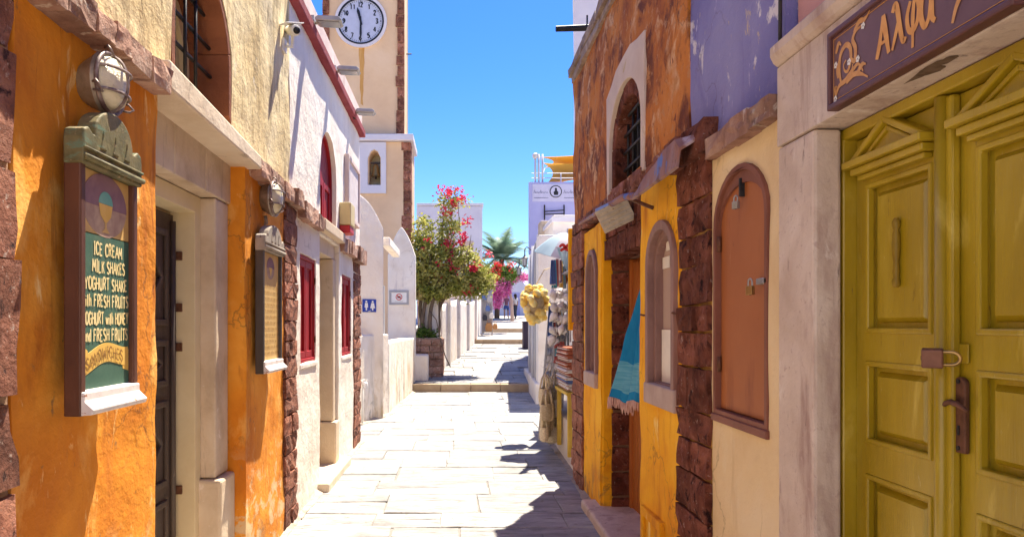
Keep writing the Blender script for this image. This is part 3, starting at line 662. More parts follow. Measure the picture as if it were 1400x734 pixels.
for z in (2.90, 3.06, 3.22, 3.38):
    obj('grille_bar', M().tube([(XL-.115,3.46,z),(XL-.115,4.34,z)], .011, 8), 'iron', wn, smooth=True)
pe = obj('stone_post', M().lathe([(.045,0),(.045,.50),(.055,.52),(.05,.57),(.03,.60)], 14), 'ledge', smooth=True, loc=(XL-.20, 3.50, .07))
tag(pe, 'short pale rounded post just inside the dark doorway', 'post')

# ================================================================== WHITE HOUSE with red windows
wh = thing('white_house', 'white house with red shutters, dark red roof band and brown stone piers', 'house', (XL, 8, 0))
w1 = rect(6.24, 6.95, 1.27, 2.22); w2 = rect(8.48, 9.24, 1.24, 2.20)
rough_wall('lower_wall', [[(6.06,-.1),(7.13,-.1),(7.13,2.5),(6.06,2.5)], list(reversed(w1))], XL, XL-.4, 'white', wh, seed=12, relief=.009)
rough_wall('lower_wall', [[(8.27,-.1),(10.04,-.1),(10.04,2.5),(8.27,2.5)], list(reversed(w2))], XL, XL-.4, 'white', wh, seed=14, relief=.009)
aw = arch(7.16, 8.10, 2.62, 3.12, 3.60, p=.9)
rough_wall('upper_wall', [rect(5.84, 10.04, 2.5, 4.19), list(reversed(aw))], XL+.001, XL-.4, 'white', wh, seed=15, relief=.009)
obj('end_wall', M().box(XL-4, XL-.02, 9.7, 10.035, -.1, 4.19), 'white', wh)
obj('back_wall', M().box(XL-4, XL-.95, 5.9, 9.7, -.1, 4.19), 'white', wh)
obj('roof_band', M().box(XL+.075, XL-.45, 5.84, 10.10, 4.19, 4.285), 'redband', wh, bevel=.012)
obj('parapet', M().box(XL+.035, XL-.30, 5.84, 10.06, 4.285, 4.52), 'parapet', wh, bevel=.02)
obj('roof', M().box(XL-4, XL-.30, 5.84, 10.06, 4.19, 4.28), 'white', wh)
for k, (w, nm) in enumerate(((w1, 'window'), (w2, 'window'))):
    y0, y1 = w[0][0], w[1][0]; z0, z1 = w[0][1], w[2][1]
    wn = obj(nm, M().box(XL-.045, XL-.07, y0+.03, y1-.03, z0+.02, z1-.03), 'redpaint', wh)
    obj('frame', M().holed([rect(y0,y1,z0,z1), rect(y0+.035,y1-.035,z0+.035,z1-.035)], XL-.012, XL-.06), 'redpaint', wn, bevel=.004)
    c = (y0+y1)/2
    for a, b in ((y0+.037, c-.004), (c+.004, y1-.037)):
        sh = obj('shutter', M().holed([rect(a,b,z0+.037,z1-.037), rect(a+.05,b-.05,z0+.1,z1-.1)], XL-.026, XL-.046), 'redpaint', wn, bevel=.004)
    for z in (z0+.2, z1-.2): obj('hinge', M().tube([(XL-.008,y1-.03,z-.03),(XL-.008,y1-.03,z+.03)], .009, 6), 'rust', wn)
    obj('sill', M().box(XL+.012, XL-.13, y0-.03, y1+.03, z0-.045, z0-.002), 'white', wn, bevel=.008)
wn = obj('arched_window', M().prism(inset(aw, .03), XL-.075, XL-.10), 'redpaint', wh)
for a, b in ((7.20, 7.622), (7.638, 8.06)):
    obj('shutter', M().holed([rect(a,b,2.66,3.1), rect(a+.06,b-.06,2.72,3.04)], XL-.055, XL-.076), 'redpaint', wn, bevel=.004)
obj('frame', M().holed([aw, inset(aw,.035)], XL-.045, XL-.10), 'redpaint', wn, bevel=.005)
obj('door_ledge', M().box(XL+.07, XL-.2, 7.08, 8.32, 2.53, 2.64), 'beige', wh, bevel=.012)
obj('lintel_block', M().box(XL-.045, XL-.25, 7.135, 8.265, 2.34, 2.528), 'beige', wh, bevel=.01)
obj('door_jamb', M().box(XL-.03, XL-.36, 8.08, 8.266, .545, 2.337), 'beige', wh, bevel=.014)
obj('jamb_plinth', M().box(XL+.006, XL-.36, 8.05, 8.268, .06, .54), 'beige', wh, bevel=.016)
obj('door_jamb', M().box(XL-.03, XL-.36, 7.134, 7.28, .06, 2.337), 'beige', wh, bevel=.014)
dd = obj('door', M().box(XL-.37, XL-.41, 7.1, 8.3, .05, 2.36), 'darkwood', wh)
obj('panel_moulding', M().holed([rect(7.35,7.65,.3,2.1), rect(7.38,7.62,.33,2.07)], XL-.36, XL-.372), 'darkwood', dd)
obj('doorstep', M().box(XL+.11, XL-.4, 7.02, 8.5, -.05, .085), 'ledge', wh, bevel=.018)
stone_pier(wh, XL+.015, XL-.3, 9.42, 10.06, 0, 2.46, 'volcanic', 'mortar', 17, (1, 2, 2), gap=.008)
string_course(wh, XL+.07, XL-.1, 6.13, 7.07, 2.50, 2.64, 'volcanic_light', .25)
string_course(wh, XL+.07, XL-.1, 8.33, 9.40, 2.46, 2.61, 'volcanic_light', .25)
string_course(wh, XL+.10, XL-.1, 9.36, 10.10, 2.43, 2.62, 'volcanic_light', .33)

# ------------------------------------------------------------------ things on these two walls
def bulkhead_lamp(label, y, z, x0=XL, s=1.0, tilt=0):
    t = thing('bulkhead_lamp', label, 'wall lamp', (x0, y, z), 'caged bulkhead lamps on the orange house')
    rotm = Matrix.Translation((x0, y, z)) @ Matrix.Rotation(math.radians(90), 4, 'Y')
    obj('lamp_body', M().lathe([(.02*s,-.015),(.075*s,-.012),(.092*s,.01),(.112*s,.045),(.125*s,.062),(.120*s,.075)], 28, rotm), 'lamp_body', t, smooth=True)
    obj('lamp_glass', M().lathe([(.113*s,.06),(.110*s,.082),(.095*s,.108),(.06*s,.126),(.0,.132)], 28, rotm), 'lampglass', t, smooth=True)
    ring = [(x0+.082, y+.119*s*math.cos(a), z+.119*s*math.sin(a)) for a in [2*math.pi*k/30 for k in range(31)]]
    cg = obj('cage_ring', M().tube(ring, .0095*s, 8), 'lampcage', t, smooth=True)
    for k, o in enumerate((-.045, .045)):
        arc = [(x0+.078+.062*math.sin(math.pi*i/12)+.004*k, y+.112*s*math.cos(math.pi*i/12)*.93, z+o*s) for i in range(13)]
        obj('cage_bar', M().tube(arc, .0065*s, 6), 'lampcage', t, smooth=True)
    arc = [(x0+.080+.066*math.sin(math.pi*i/12), y, z+.112*s*math.cos(math.pi*i/12)) for i in range(13)]
    obj('cage_bar', M().tube(arc, .0068*s, 6), 'lampcage', t, smooth=True)
    for sy, sz in ((.118, -.055), (-.118, -.04), (-.02, .128)):
        cy, cz = y+sy*s, z+sz*s
        obj('wing_nut', M().tube([(x0+.07,cy,cz-.016),(x0+.10,cy+.008,cz-.02),(x0+.105,cy+.03*(1 if sy > 0 else -1),cz-.006),(x0+.09,cy+.02*(1 if sy > 0 else -1),cz+.012),(x0+.07,cy,cz+.012)], .0045, 6), 'lampcage', t, smooth=True)
    obj('conduit', M().tube([(x0+.015,y+.005,z-.12*s),(x0+.02,y+.01,z-.17*s),(x0-.01,y+.02,z-.19*s)], .012, 8), 'lamp_body', t, smooth=True)
bulkhead_lamp('large round caged lamp above the ice cream menu board', 2.655, 2.475, s=.90)
bulkhead_lamp('round caged lamp above the amber menu board beside the stone pier', 5.05, 2.475, s=.98)

# painted menu board: brown case, gilt crown, green panel with lettering
def menu_board(label, y0, y1, z0, z1, x1, x0, frame, crown, group, first):
    t = thing('menu_board', label, 'menu board', (x0, (y0+y1)/2, z0), group)
    fw = .035
    obj('back_board', M().box(x0, x0+.015, y0+.01, y1-.01, z0+.02, z1), frame, t)
    for a, b in ((y0, y0+fw), (y1-fw, y1)): obj('side_rail', M().box(x0, x1, a, b, z0, z1), frame, t, bevel=.005)
    obj('top_rail', M().box(x0+.005, x1-.01, y0+fw, y1-fw, z1-.05, z1), frame, t, bevel=.004)
    cy = (y0+y1)/2; hw = (y1-y0)/2+.008; zc = z1-.05; h = .22 if first else .19
    pr = [(cy-hw, zc), (cy+hw, zc)]
    pr += [(cy+hw, zc+h*.40), (cy+hw-.006, zc+h*.52), (cy+hw-.035, zc+h*.58), (cy+hw-.065, zc+h*.50), (cy+hw-.078, zc+h*.50)]
    hump = hw-.078
    pr += [(cy+hump*math.cos(a), zc+h*.50+h*.50*math.sin(a)) for a in [math.pi*k/14 for k in range(1, 14)]]
    pr += [(cy-hw+.078, zc+h*.50), (cy-hw+.065, zc+h*.50), (cy-hw+.035, zc+h*.58), (cy-hw+.006, zc+h*.52), (cy-hw, zc+h*.40)]
    c = obj('crown', M().prism(pr, x0+.002, x1+.014), crown, t, bevel=.006)
    obj('crown_moulding', M().tube([(x1+.018,cy-hw+.004,zc+.022),(x1+.018,cy+hw-.004,zc+.022)], .011, 8), crown, c, smooth=True)
    obj('crown_moulding', M().tube([(x1+.016,cy-hw+.004,zc+.052),(x1+.016,cy+hw-.004,zc+.052)], .006, 8), crown, c, smooth=True)
    for k in range(3):      # small carved sprigs
        yy = cy+(k-1)*.09
        obj('carving', M().prism([(yy-.022,zc+.07),(yy+.022,zc+.07),(yy+.004,zc+.115),(yy,zc+.14),(yy-.004,zc+.115)], x1+.010, x1+.019), crown, c, bevel=.004)
    lg = obj('ledge', M().prism([(x1-.03,z0),(x1+.035,z0+.005),(x1+.040,z0+.022),(x1+.010,z0+.050),(x1+.010,z0+.078),(x1-.03,z0+.085)], y0+.004, y1-.004, 'y'), 'signledge', t, bevel=.004)
    xw = x0; x0 = x1-.044
    def place(u, v, h): return (x0+.024+h, u, v)
    zi0 = z0+.08; zi1 = z1-.045; ya = y0+fw; yb = y1-fw; W_ = yb-ya
    zd = zi1-(zi1-zi0)*.29
    if first:
        obj('amber_panel', M().box(x0+.015, x0+.023, ya, yb, zd, zi1), 'signamber', t)
        obj('green_panel', M().box(x0+.015, x0+.024, ya, yb, zi0, zd-.004), 'signgreen', t)
        cyy = cy-.005; cz = (zd+zi1)/2-.004; r = .112
        circ = [(cyy+r*1.46*math.cos(a), cz+r*math.sin(a)) for a in [2*math.pi*k/32 for k in range(32)]]
        rd = obj('roundel', M().prism(circ, x0+.022, x0+.0245), 'signmauve', t)
        top = [(cyy+r*1.46*math.cos(a), cz+r*math.sin(a)) for a in [math.pi*(-.02+1.04*k/20) for k in range(21)]]
        obj('roundel_top', M().prism(top, x0+.0246, x0+.0256), 'signpurple', rd)
        bowl = [(cyy-.05,cz+.005),(cyy-.038,cz-.035),(cyy-.008,cz-.058),(cyy+.008,cz-.058),(cyy+.038,cz-.035),(cyy+.05,cz+.005)]
        obj('cup', M().prism(bowl, x0+.0257, x0+.0266), 'banner', rd)
        obj('cup_stem', M().prism([(cyy-.006,cz-.058),(cyy+.006,cz-.058),(cyy+.007,cz-.08),(cyy+.028,cz-.095),(cyy-.028,cz-.095),(cyy-.007,cz-.08)], x0+.0256, x0+.0264), 'signamber', rd)
        obj('scoop', M().prism([(cyy+.052*math.cos(a), cz+.006+.045*math.sin(a)) for a in [math.pi*k/14 for k in range(15)]], x0+.0257, x0+.0267), 'teal', rd)
        m = M(); L = [('ICE CREAM', .06, .21), ('MILK SHAKES', .05, .245), ('YOGHURT SHAKE', .028, W_-.045), ('with FRESH FRUITS', .010, W_-.018), ('YOGHURT with HONEY', .012, W_-.020), ('and FRESH FRUITS', .018, W_-.030)]
        z = zd-.072
        for s_, du, w_ in L:
            letters(m, s_, ya+du+(.03 if du > .04 else 0), z, .042, place, w=.0078, width=w_, jit=.05); z -= .0605
        obj('lettering', m, 'letterpaint', t, recalc=False)
        zb = zi0+.095
        f = lambda u: .016*math.sin((u-ya)/W_*2*math.pi-1.4)+.028*(u-ya)/W_
        us = [ya+.01+(W_-.02)*k/20 for k in range(21)]
        bn = obj('banner', M().prism([(u, zb+f(u)-.034) for u in us]+[(u, zb+f(u)+.034) for u in reversed(us)], x0+.022, x0+.0255), 'banner', t)
        obj('banner_curl', M().prism([(ya+.028+.020*math.cos(a), zb+f(ya)+.046+.016*math.sin(a)) for a in [2*math.pi*k/14 for k in range(14)]], x0+.022, x0+.0262), 'banner', bn)
        obj('banner_tail', M().prism([(yb-.05,zb+.03),(yb-.004,zb+.035),(yb-.004,zb-.045),(yb-.05,zb-.035)], x0+.0225, x0+.0248), 'banner', bn)
        m = M(); letters(m, 'SANDWICHES', ya+.03, zb-.021, .040, lambda u, v, h: (x0+.0262+h, u, v+f(u)), w=.0062, width=W_-.085)
        obj('banner_lettering', m, 'letterbrown', bn, recalc=False)
    else:
        obj('amber_panel', M().box(x0+.015, x0+.023, ya, yb, zi0, zi1), 'signamber', t)
        cz = (zd+zi1)/2
        rd = obj('roundel', M().prism([(cy+.10*math.cos(a), cz+.075*math.sin(a)) for a in [2*math.pi*k/24 for k in range(24)]], x0+.022, x0+.0245), 'signmauve', t)
        obj('roundel_top', M().prism([(cy+.10*math.cos(a), cz+.075*math.sin(a)) for a in [math.pi*k/14 for k in range(15)]], x0+.0246, x0+.0256), 'signpurple', rd)
        obj('cup', M().prism([(cy-.04,cz+.004),(cy-.006,cz-.05),(cy+.006,cz-.05),(cy+.04,cz+.004)], x0+.0257, x0+.0266), 'banner', rd)
        m = M(); z = zd-.02           # worn rows of brush writing, too faded to read
        while z > zi0+.03:
            u = ya+.02
            while u < yb-.05:
                w_ = R.uniform(.04,.10); w_ = min(w_, yb-.015-u); n = max(2, int(w_/.009))
                pts = [(u+w_*k/n, z+(.011 if k % 2 else -.006)*R.uniform(.5,1.2)) for k in range(n+1)]
                ribbon(m, pts, .0065, place); u += w_+.016
            z -= .041
        obj('lettering', m, 'letterbrown', t, recalc=False)
    for zz in (z0+.2, z1-.12): obj('wall_hook', M().tube([(XL-.02,cy,zz),(xw+.004,cy,zz)], .012, 6), 'rust', t)
menu_board('brown menu board with gilt crown and green panel listing ice cream and shakes', 2.405, 2.835, 1.30, 2.185, -1.238, -1.295, 'brownframe', 'signcrown', 'painted menu boards on the orange house', True)
menu_board('black framed amber menu board with faded writing under a round lamp', 4.74, 5.25, 1.285, 2.14, -1.255, -1.31, 'blackframe', 'greyframe', 'painted menu boards on the orange house', False)

# security camera on its bracket
t = thing('security_camera', 'white security camera on a bracket high on stained cream wall', 'camera', (XL, 5.62, 3.80))
obj('bracket', M().box(XL, XL+.02, 5.59, 5.67, 3.70, 3.80).tube([(XL+.02,5.63,3.75),(XL+.07,5.63,3.74),(XL+.08,5.62,3.84)], .014, 8), 'plasticwhite', t, bevel=.004)
obj('camera_body', M().tube([(XL+.03,5.71,3.90),(XL+.10,5.58,3.85),(XL+.125,5.53,3.83)], [.038,.042,.037], 14), 'plasticwhite', t, smooth=True)
obj('lens', M().tube([(XL+.122,5.537,3.832),(XL+.129,5.523,3.826)], .026, 12), 'iron', t, smooth=True)
obj('sun_hood', M().box(-.045,.045,-.11,.09,.043,.051, Matrix.Translation((XL+.085,5.61,3.862)) @ Matrix.Rotation(math.radians(-30),4,'Z') @ Matrix.Rotation(math.radians(18),4,'X')), 'plasticwhite', t, bevel=.004)

# three floodlights on arms along the parapet
def floodlight():
    t = thing('floodlight', '', 'floodlight', (0,0,0), 'floodlights on arms along the red roof band')
    obj('arm', M().tube([(-.10,0,0),(.10,0,.01),(.13,0,.035)], .014, 8), 'floodmetal', t, smooth=True)
    b = obj('lamp_housing', M().prism([(.02,.030),(.05,.050),(.235,.040),(.262,.010),(.25,-.006),(.03,.004)], -.075, .075, 'y'), 'floodmetal', t, bevel=.008)
    obj('lamp_glass', M().add([(.04,-.065,.000),(.24,-.065,-.009),(.24,.065,-.009),(.04,.065,.000),(.05,-.06,-.008),(.235,-.06,-.016),(.235,.06,-.016),(.05,.06,-.008)],
        [(0,1,2,3),(4,7,6,5),(0,4,5,1),(1,5,6,2),(2,6,7,3),(3,7,4,0)]), 'floodglass', b)
    obj('mounting_bracket', M().box(-.02,.012,-.05,.05,-.06,.06), 'floodmetal', t, bevel=.004)
    return t
def copy_tree(o, parent=None):
    c = o.copy(); COL.objects.link(c)
    if parent: c.parent = parent
    for ch in list(o.children): copy_tree(ch, c)
    return c
fl = floodlight()
for k, (y, z, lab) in enumerate(((6.55, 4.30, 'floodlight on the red roof band nearest the security camera'),
                                 (7.72, 4.27, 'middle floodlight of the three along the red roof band'),
                                 (9.15, 4.25, 'floodlight on the red roof band closest to the clock tower'))):
    o = fl if k == 0 else copy_tree(fl)
    o.location = (XL+.055, y, z); o['label'] = lab
# framed pale board and cream box on the upper white wall
t = thing('framed_board', 'blank pale board in dark frame high on the white house', 'sign board', (XL, 9.2, 2.9))
obj('board', M().box(XL+.002, XL+.035, 8.72, 9.66, 2.92, 3.60), 'parasol_white_board', t, bevel=.004)
obj('frame', M().holed([rect(8.68,9.70,2.88,3.64), rect(8.73,9.65,2.93,3.59)], XL+.001, XL+.055), 'parapet', t, bevel=.005)
t = thing('alarm_box', 'cream metal box with red base on the white house ledge', 'alarm box', (XL, 8.5, 2.65))
obj('box_body', M().box(XL+.002, XL+.135, 8.30, 8.62, 2.745, 3.00), 'boxcream', t, bevel=.012)
obj('red_base', M().box(XL+.004, XL+.125, 8.31, 8.61, 2.655, 2.742), 'signred', t, bevel=.012)

# worn lime and dirt gathered where the paving meets the walls
def base_fillet(pts, mat, seed):
    q = random.Random(seed); m = M(); L = []
    for i in range(len(pts)-1):
        a, b = Vector(pts[i]), Vector(pts[i+1]); n = max(2, int((b-a).length/.07))
        for k in range(n): L.append(a+(b-a)*k/n)
    L.append(Vector(pts[-1])); d = (L[-1]-L[0]).normalized(); nn = Vector((d.y, -d.x)); vs = []
    for i, p in enumerate(L):
        w = .035+.05*abs(mnoise.noise(Vector((i*.21, seed, 0))))+q.uniform(0,.012); h = .02+.05*abs(mnoise.noise(Vector((i*.17, 5.5, seed))))
        vs += [(p.x-nn.x*.02, p.y-nn.y*.02, -.03), (p.x-nn.x*.02, p.y-nn.y*.02, h), (p.x+nn.x*w*.35, p.y+nn.y*w*.35, h*.45), (p.x+nn.x*w, p.y+nn.y*w, .0065), (p.x+nn.x*(w+.01), p.y+nn.y*(w+.01), -.03)]
    fs = [(5*i+k, 5*i+k+1, 5*i+6+k, 5*i+5+k) for i in range(len(L)-1) for k in range(4)]
    struct('wall_base_dirt', m.add(vs, fs), mat, smooth=True)
base_fillet([(-1.34,4.62),(-1.34,6.06)], 'basedirt', 1); base_fillet([(-1.335,6.06),(-1.335,7.0)], 'basedirt', 2); base_fillet([(-1.335,8.5),(-1.335,10.05)], 'basedirt', 3)
base_fillet([(-1.60,11.72),(-1.22,13.2)], 'basedirt', 4); base_fillet([(-1.22,13.2),(-1.05,17.6)], 'basedirt', 5)
base_fillet([(1.24,7.66),(1.20,6.46)], 'basedirt', 6); base_fillet([(1.22,4.82),(1.20,3.5)], 'basedirt', 7); base_fillet([(1.33,10.8),(1.26,7.7)], 'basedirt', 8)

# ================================================================== GATE WALL with pointed pillars
gw = thing('gate_wall', 'white stained wall with two pointed gate pillars beside the street', 'wall', (-1.3, 13, 0))
def pointed(w, z0, zs_, za, n=8, bulge=.10):
    """outline of a pointed pillar: shoulders at zs_, apex at za"""
    L = [(0, z0), (w, z0), (w, zs_)]
    for k in range(1, n):
        t = k/n; L.append((w - w/2*t, zs_+(za-zs_)*t + bulge*math.sin(math.pi*t)))
    L.append((w/2, za))
    for k in range(n-1, 0, -1):
        t = k/n; L.append((w/2*t, zs_+(za-zs_)*t + bulge*math.sin(math.pi*t)))
    L.append((0, zs_)); return L
def slab_along(name, a, b, outline, th, mat, parent, bevel=.02):
    """outline in (distance along a->b, z), thickness th to the far side"""
    a = Vector(a); b = Vector(b); d = (b-a).normalized(); n = Vector((-d.y, d.x))
    k = len(outline); vs = []
    for s in (0, th): vs += [(a.x+d.x*u+n.x*s, a.y+d.y*u+n.y*s, z) for u, z in outline]
    fs = [tuple(range(k)), tuple(range(2*k-1, k-1, -1))]+[(i, (i+1) % k, (i+1) % k+k, i+k) for i in range(k)]
    return obj(name, M().add(vs, fs), mat, parent, bevel=bevel)
slab_along('pillar', (-2.02,12.10), (-1.265,12.62), pointed(.92, -.1, 3.27, 3.82), .34, 'white_stain', gw, .03)
slab_along('low_wall', (-1.62,11.72), (-1.235,13.22), rect(0, 1.55, -.1, 1.45), .3, 'white_stain', gw, .03)
slab_along('low_wall', (-1.235,13.20), (-1.06,18.30), rect(0, 5.12, -.1, 1.30), .32, 'white_stain', gw, .03)
slab_along('pillar', (-1.74,18.32), (-1.05,18.32), pointed(.69, 0, 3.35, 4.08), .34, 'white', gw, .03)
obj('beam', M().box(-1.32, -1.17, 12.75, 14.9, 2.99, 3.14), 'white', gw, bevel=.02)
obj('recess_strip', M().box(-1.60, -1.46, 14.6, 14.8, 0, 2.4), 'signgrey', gw, bevel=.01)  # grey strip standing in for the shaded gate recess
# toilet sign on the first pillar
d = (Vector((-1.265,12.62))-Vector((-2.02,12.10))).normalized(); n2 = Vector((d.y,-d.x)); c = Vector((-2.02,12.10))+d*.63
ts = thing('toilet_sign', 'blue enamel toilet sign with two white figures on gate pillar', 'sign', (c.x, c.y, 1.95))
def pl(u, v, h): return (c.x+d.x*u+n2.x*h, c.y+d.y*u+n2.y*h, 1.94+v)
def plate(m, u0, u1, v0, v1, h0, h1):
    vs = [pl(u,v,h) for u in (u0,u1) for h in (h0,h1) for v in (v0,v1)]
    return m.add(vs, [(0,1,3,2),(4,6,7,5),(0,4,5,1),(2,3,7,6),(0,2,6,4),(1,5,7,3)])
obj('plate', plate(M(), -.13, .13, -.11, .11, .004, .016), 'blue', ts, bevel=.002)
for s, skirt in ((-.06, 0), (.06, 1)):
    m = M(); hd = [pl(s+.018*math.cos(a), .068+.018*math.sin(a), .018) for a in [2*math.pi*k/12 for k in range(12)]]
    m.add(hd, [tuple(range(12))])
    body = [(-.026,.045),(.026,.045),(.034,-.03) if not skirt else (.046,-.045),(.014,-.035) if not skirt else (.014,-.045),(.012,-.082),(-.012,-.082),(-.014,-.035) if not skirt else (-.014,-.045),(-.034,-.03) if not skirt else (-.046,-.045)]
    m.add([pl(s+u, v, .018) for u, v in body], [tuple(range(8))]); obj('figure', m, 'signwhite', ts)
m = M(); letters(m, 'WC', -.022, -.104, .022, lambda u, v, h: pl(u, v, .018), w=.005, width=.05); obj('lettering', m, 'signwhite', ts, recalc=False)
t = thing('prohibition_sign', 'framed white sign with red crossed circle on pointed pillar', 'sign', (-1.45, 18.3, 2.2))
obj('frame', M().holed([rect(-1.70,-1.21,2.12,2.48), rect(-1.645,-1.265,2.175,2.425)], 18.29, 18.318, 'y'), 'signgrey', t, bevel=.004)
obj('board', M().box(-1.65,-1.26,18.30,18.318,2.17,2.43), 'signwhite', t)
cx, cz = -1.455, 2.315
m = M(); rr = [2*math.pi*k/28 for k in range(28)]
m.holed([[(cx+.082*math.cos(a), cz+.082*math.sin(a)) for a in rr], [(cx+.064*math.cos(a), cz+.064*math.sin(a)) for a in rr]], 18.292, 18.299, 'y')
obj('red_ring', m, 'signred', t)
obj('red_bar', M().add([(cx-.058,18.293,cz+.045),(cx-.045,18.293,cz+.058),(cx+.058,18.293,cz-.045),(cx+.045,18.293,cz-.058)], [(0,1,2,3)]), 'signred', t)
obj('camera_symbol', M().box(cx-.04,cx+.04,18.295,18.2995,cz-.024,cz+.022), 'clockblack', t)
obj('small_print', M().box(cx-.10,cx+.10,18.297,18.2995,cz-.118,cz-.108), 'signgrey', t)
t = thing('wall_tap', 'old white tap low on the stained gate wall', 'tap', (-1.6, 11.8, .75))
obj('tap_body', M().tube([(-1.52,11.9,.68),(-1.48,11.75,.68),(-1.46,11.70,.66),(-1.46,11.69,.60)], [.05,.042,.034,.026], 10), 'plasticwhite', t, smooth=True)
obj('pipe', M().tube([(-1.535,11.83,.02),(-1.53,11.83,.68)], .016, 8), 'plasticwhite', t, smooth=True)
obj('tap_handle', M().box(-1.52,-1.43,11.73,11.75,.715,.735), 'plasticwhite', t, bevel=.004)

# ================================================================== CLOCK TOWER
ct = thing('clock_tower', 'peach bell tower with white clock face and brown stone corners', 'tower', (-2.6, 20.8, 0))
obj('lower_block', M().holed([rect(-5.2,-1.465,0,6.62), [(-2.42,5.43),(-2.42,6.18),(-2.34,6.34),(-2.26,6.38),(-2.18,6.34),(-2.10,6.18),(-2.10,5.43)]], 20.0, 20.6, 'y'), 'peach', ct, bevel=.012)
obj('lower_side', M().box(-5.2,-1.27,20.62,21.75,0,6.62), 'peach', ct, bevel=.012)
obj('corner_core', M().box(-1.464,-1.285,20.03,20.618,0,6.60), 'mortar', ct)
z = .2
while z < 6.5:
    h = R.uniform(.24,.40); w = R.choice((0, 0, .06))
    stone('corner_stone', -1.465-w, -1.262, 19.985, 20.5, z, min(6.6, z+h-.02), 'volcanic', ct); z += h
nf = obj('niche_frame', M().holed([rect(-2.75,-1.94,5.20,6.60), [(-2.44,5.43),(-2.44,6.16),(-2.36,6.34),(-2.26,6.40),(-2.16,6.34),(-2.08,6.16),(-2.08,5.43)]], 19.93, 20.0-.001, 'y'), 'lavender_white', ct, bevel=.01)
obj('niche_back', M().box(-2.6,-1.9,20.55,20.61,5.3,6.5), 'oldpane', ct)
obj('ledge', M().box(-5.3,-1.19,19.84,21.8,6.625,6.80), 'lavender_white', ct, bevel=.02)
bl = tag(obj('bell', M().lathe([(.135,0),(.125,.03),(.095,.12),(.085,.24),(.06,.32),(.02,.35)], 16, Matrix.Translation((-2.25,20.25,5.72))), 'brass', smooth=True), 'small bronze bell hanging in the arched tower niche', 'bell')
obj('clapper', M().tube([(-2.25,20.25,5.95),(-2.25,20.25,5.66)], [.012,.03], 8), 'iron', bl)
obj('yoke', M().box(-2.40,-2.12,20.22,20.28,6.07,6.12), 'darkwood', bl)
sh = obj('shaft', M().box(-3.60,-1.455,20.3,21.66,6.80,12.6), 'peach', ct, bevel=.012)
z = 6.82; 
while z < 12.5:
    h = R.uniform(.26,.44); w = R.choice((0, 0, .05, .03))
    stone('corner_stone', -1.655-w, -1.470, 20.255, 20.5, z, z+h-.02, 'volcanic', ct)
    stone('corner_stone', -3.735, -3.545-w*.5, 20.255, 20.5, z, z+h-.02, 'volcanic', ct); z += h
cx, cz, ty = -2.67, 10.02, 20.3
rr = [2*math.pi*k/48 for k in range(48)]
ck = obj('clock', M().holed([[(cx+.725*math.cos(a), cz+.725*math.sin(a)) for a in rr], [(cx+.615*math.cos(a), cz+.615*math.sin(a)) for a in rr]], ty-.065, ty+.02, 'y'), 'lavender_white', ct, bevel=.006)
obj('clock_face', M().lathe([(.0,.025),(.635,.025),(.635,.0)], 48, Matrix.Translation((cx,ty-.015,cz)) @ Matrix.Rotation(math.radians(90),4,'X')), 'clockface', ck)
rr = [2*math.pi*k/48 for k in range(48)]
obj('black_ring', M().holed([[(cx+.645*math.cos(a), cz+.645*math.sin(a)) for a in rr], [(cx+.600*math.cos(a), cz+.600*math.sin(a)) for a in rr]], ty-.072, ty-.030, 'y'), 'clockblack', ck)
pc = lambda u, v, h: (u, ty-.046-h, v)
for k in range(12):
    m = M()
    a = math.pi/2-2*math.pi*(k+1)/12; s_ = str(k+1); h = .13; w_ = (.085 if len(s_) == 1 else .145)
    letters(m, s_, cx+.455*math.cos(a)-w_/2, cz+.455*math.sin(a)-h/2, h, pc, w=.032, width=w_)
    m.add([pc(cx+.555*math.cos(a)+.020*math.cos(b), cz+.555*math.sin(a)+.020*math.sin(b), .002) for b in [2*math.pi*j/8 for j in range(8)]], [tuple(range(8))])
    obj('numeral', m, 'clockblack', ck, recalc=False)
m = M()
for k in range(60):
    if k % 5:
        a = 2*math.pi*k/60
        ribbon(m, [(cx+.535*math.cos(a), cz+.535*math.sin(a)), (cx+.575*math.cos(a), cz+.575*math.sin(a))], .010, pc)
obj('minute_mark', m, 'clockblack', ck, recalc=False, kind='stuff')
def hand(a, L, w, y):
    d_ = Vector((math.sin(a), math.cos(a))); n_ = Vector((d_.y, -d_.x)); P0 = Vector((cx, cz))
    q = [P0-d_*.12+n_*w*.6, P0-d_*.12-n_*w*.6, P0-n_*w*.7, P0+d_*L*.7-n_*w, P0+d_*L, P0+d_*L*.7+n_*w, P0+n_*w*.7]
    return M().prism([tuple(p) for p in q], y, y-.012, 'y')
obj('minute_hand', hand(math.radians(180), .52, .030, ty-.062), 'clockblack', ck)
obj('hour_hand', hand(math.radians(-14), .38, .040, ty-.078), 'clockblack', ck)
obj('rust_stain', M().prism(wob([(cx-.01,7.75),(cx+.06,7.7),(cx+.10,9.30),(cx-.06,9.30)], .2, .03, 3), ty-.002, ty-.006, 'y'), 'ruststain', ct)
obj('lightning_rod', M().tube([(-1.42,21.0,6.9),(-1.42,21.0,12.5)], .012, 6), 'greypipe', ct)
obj('lamp_arm', M().tube([(-1.45,20.9,9.35),(-1.30,20.9,9.35)], .02, 6), 'iron', ct)

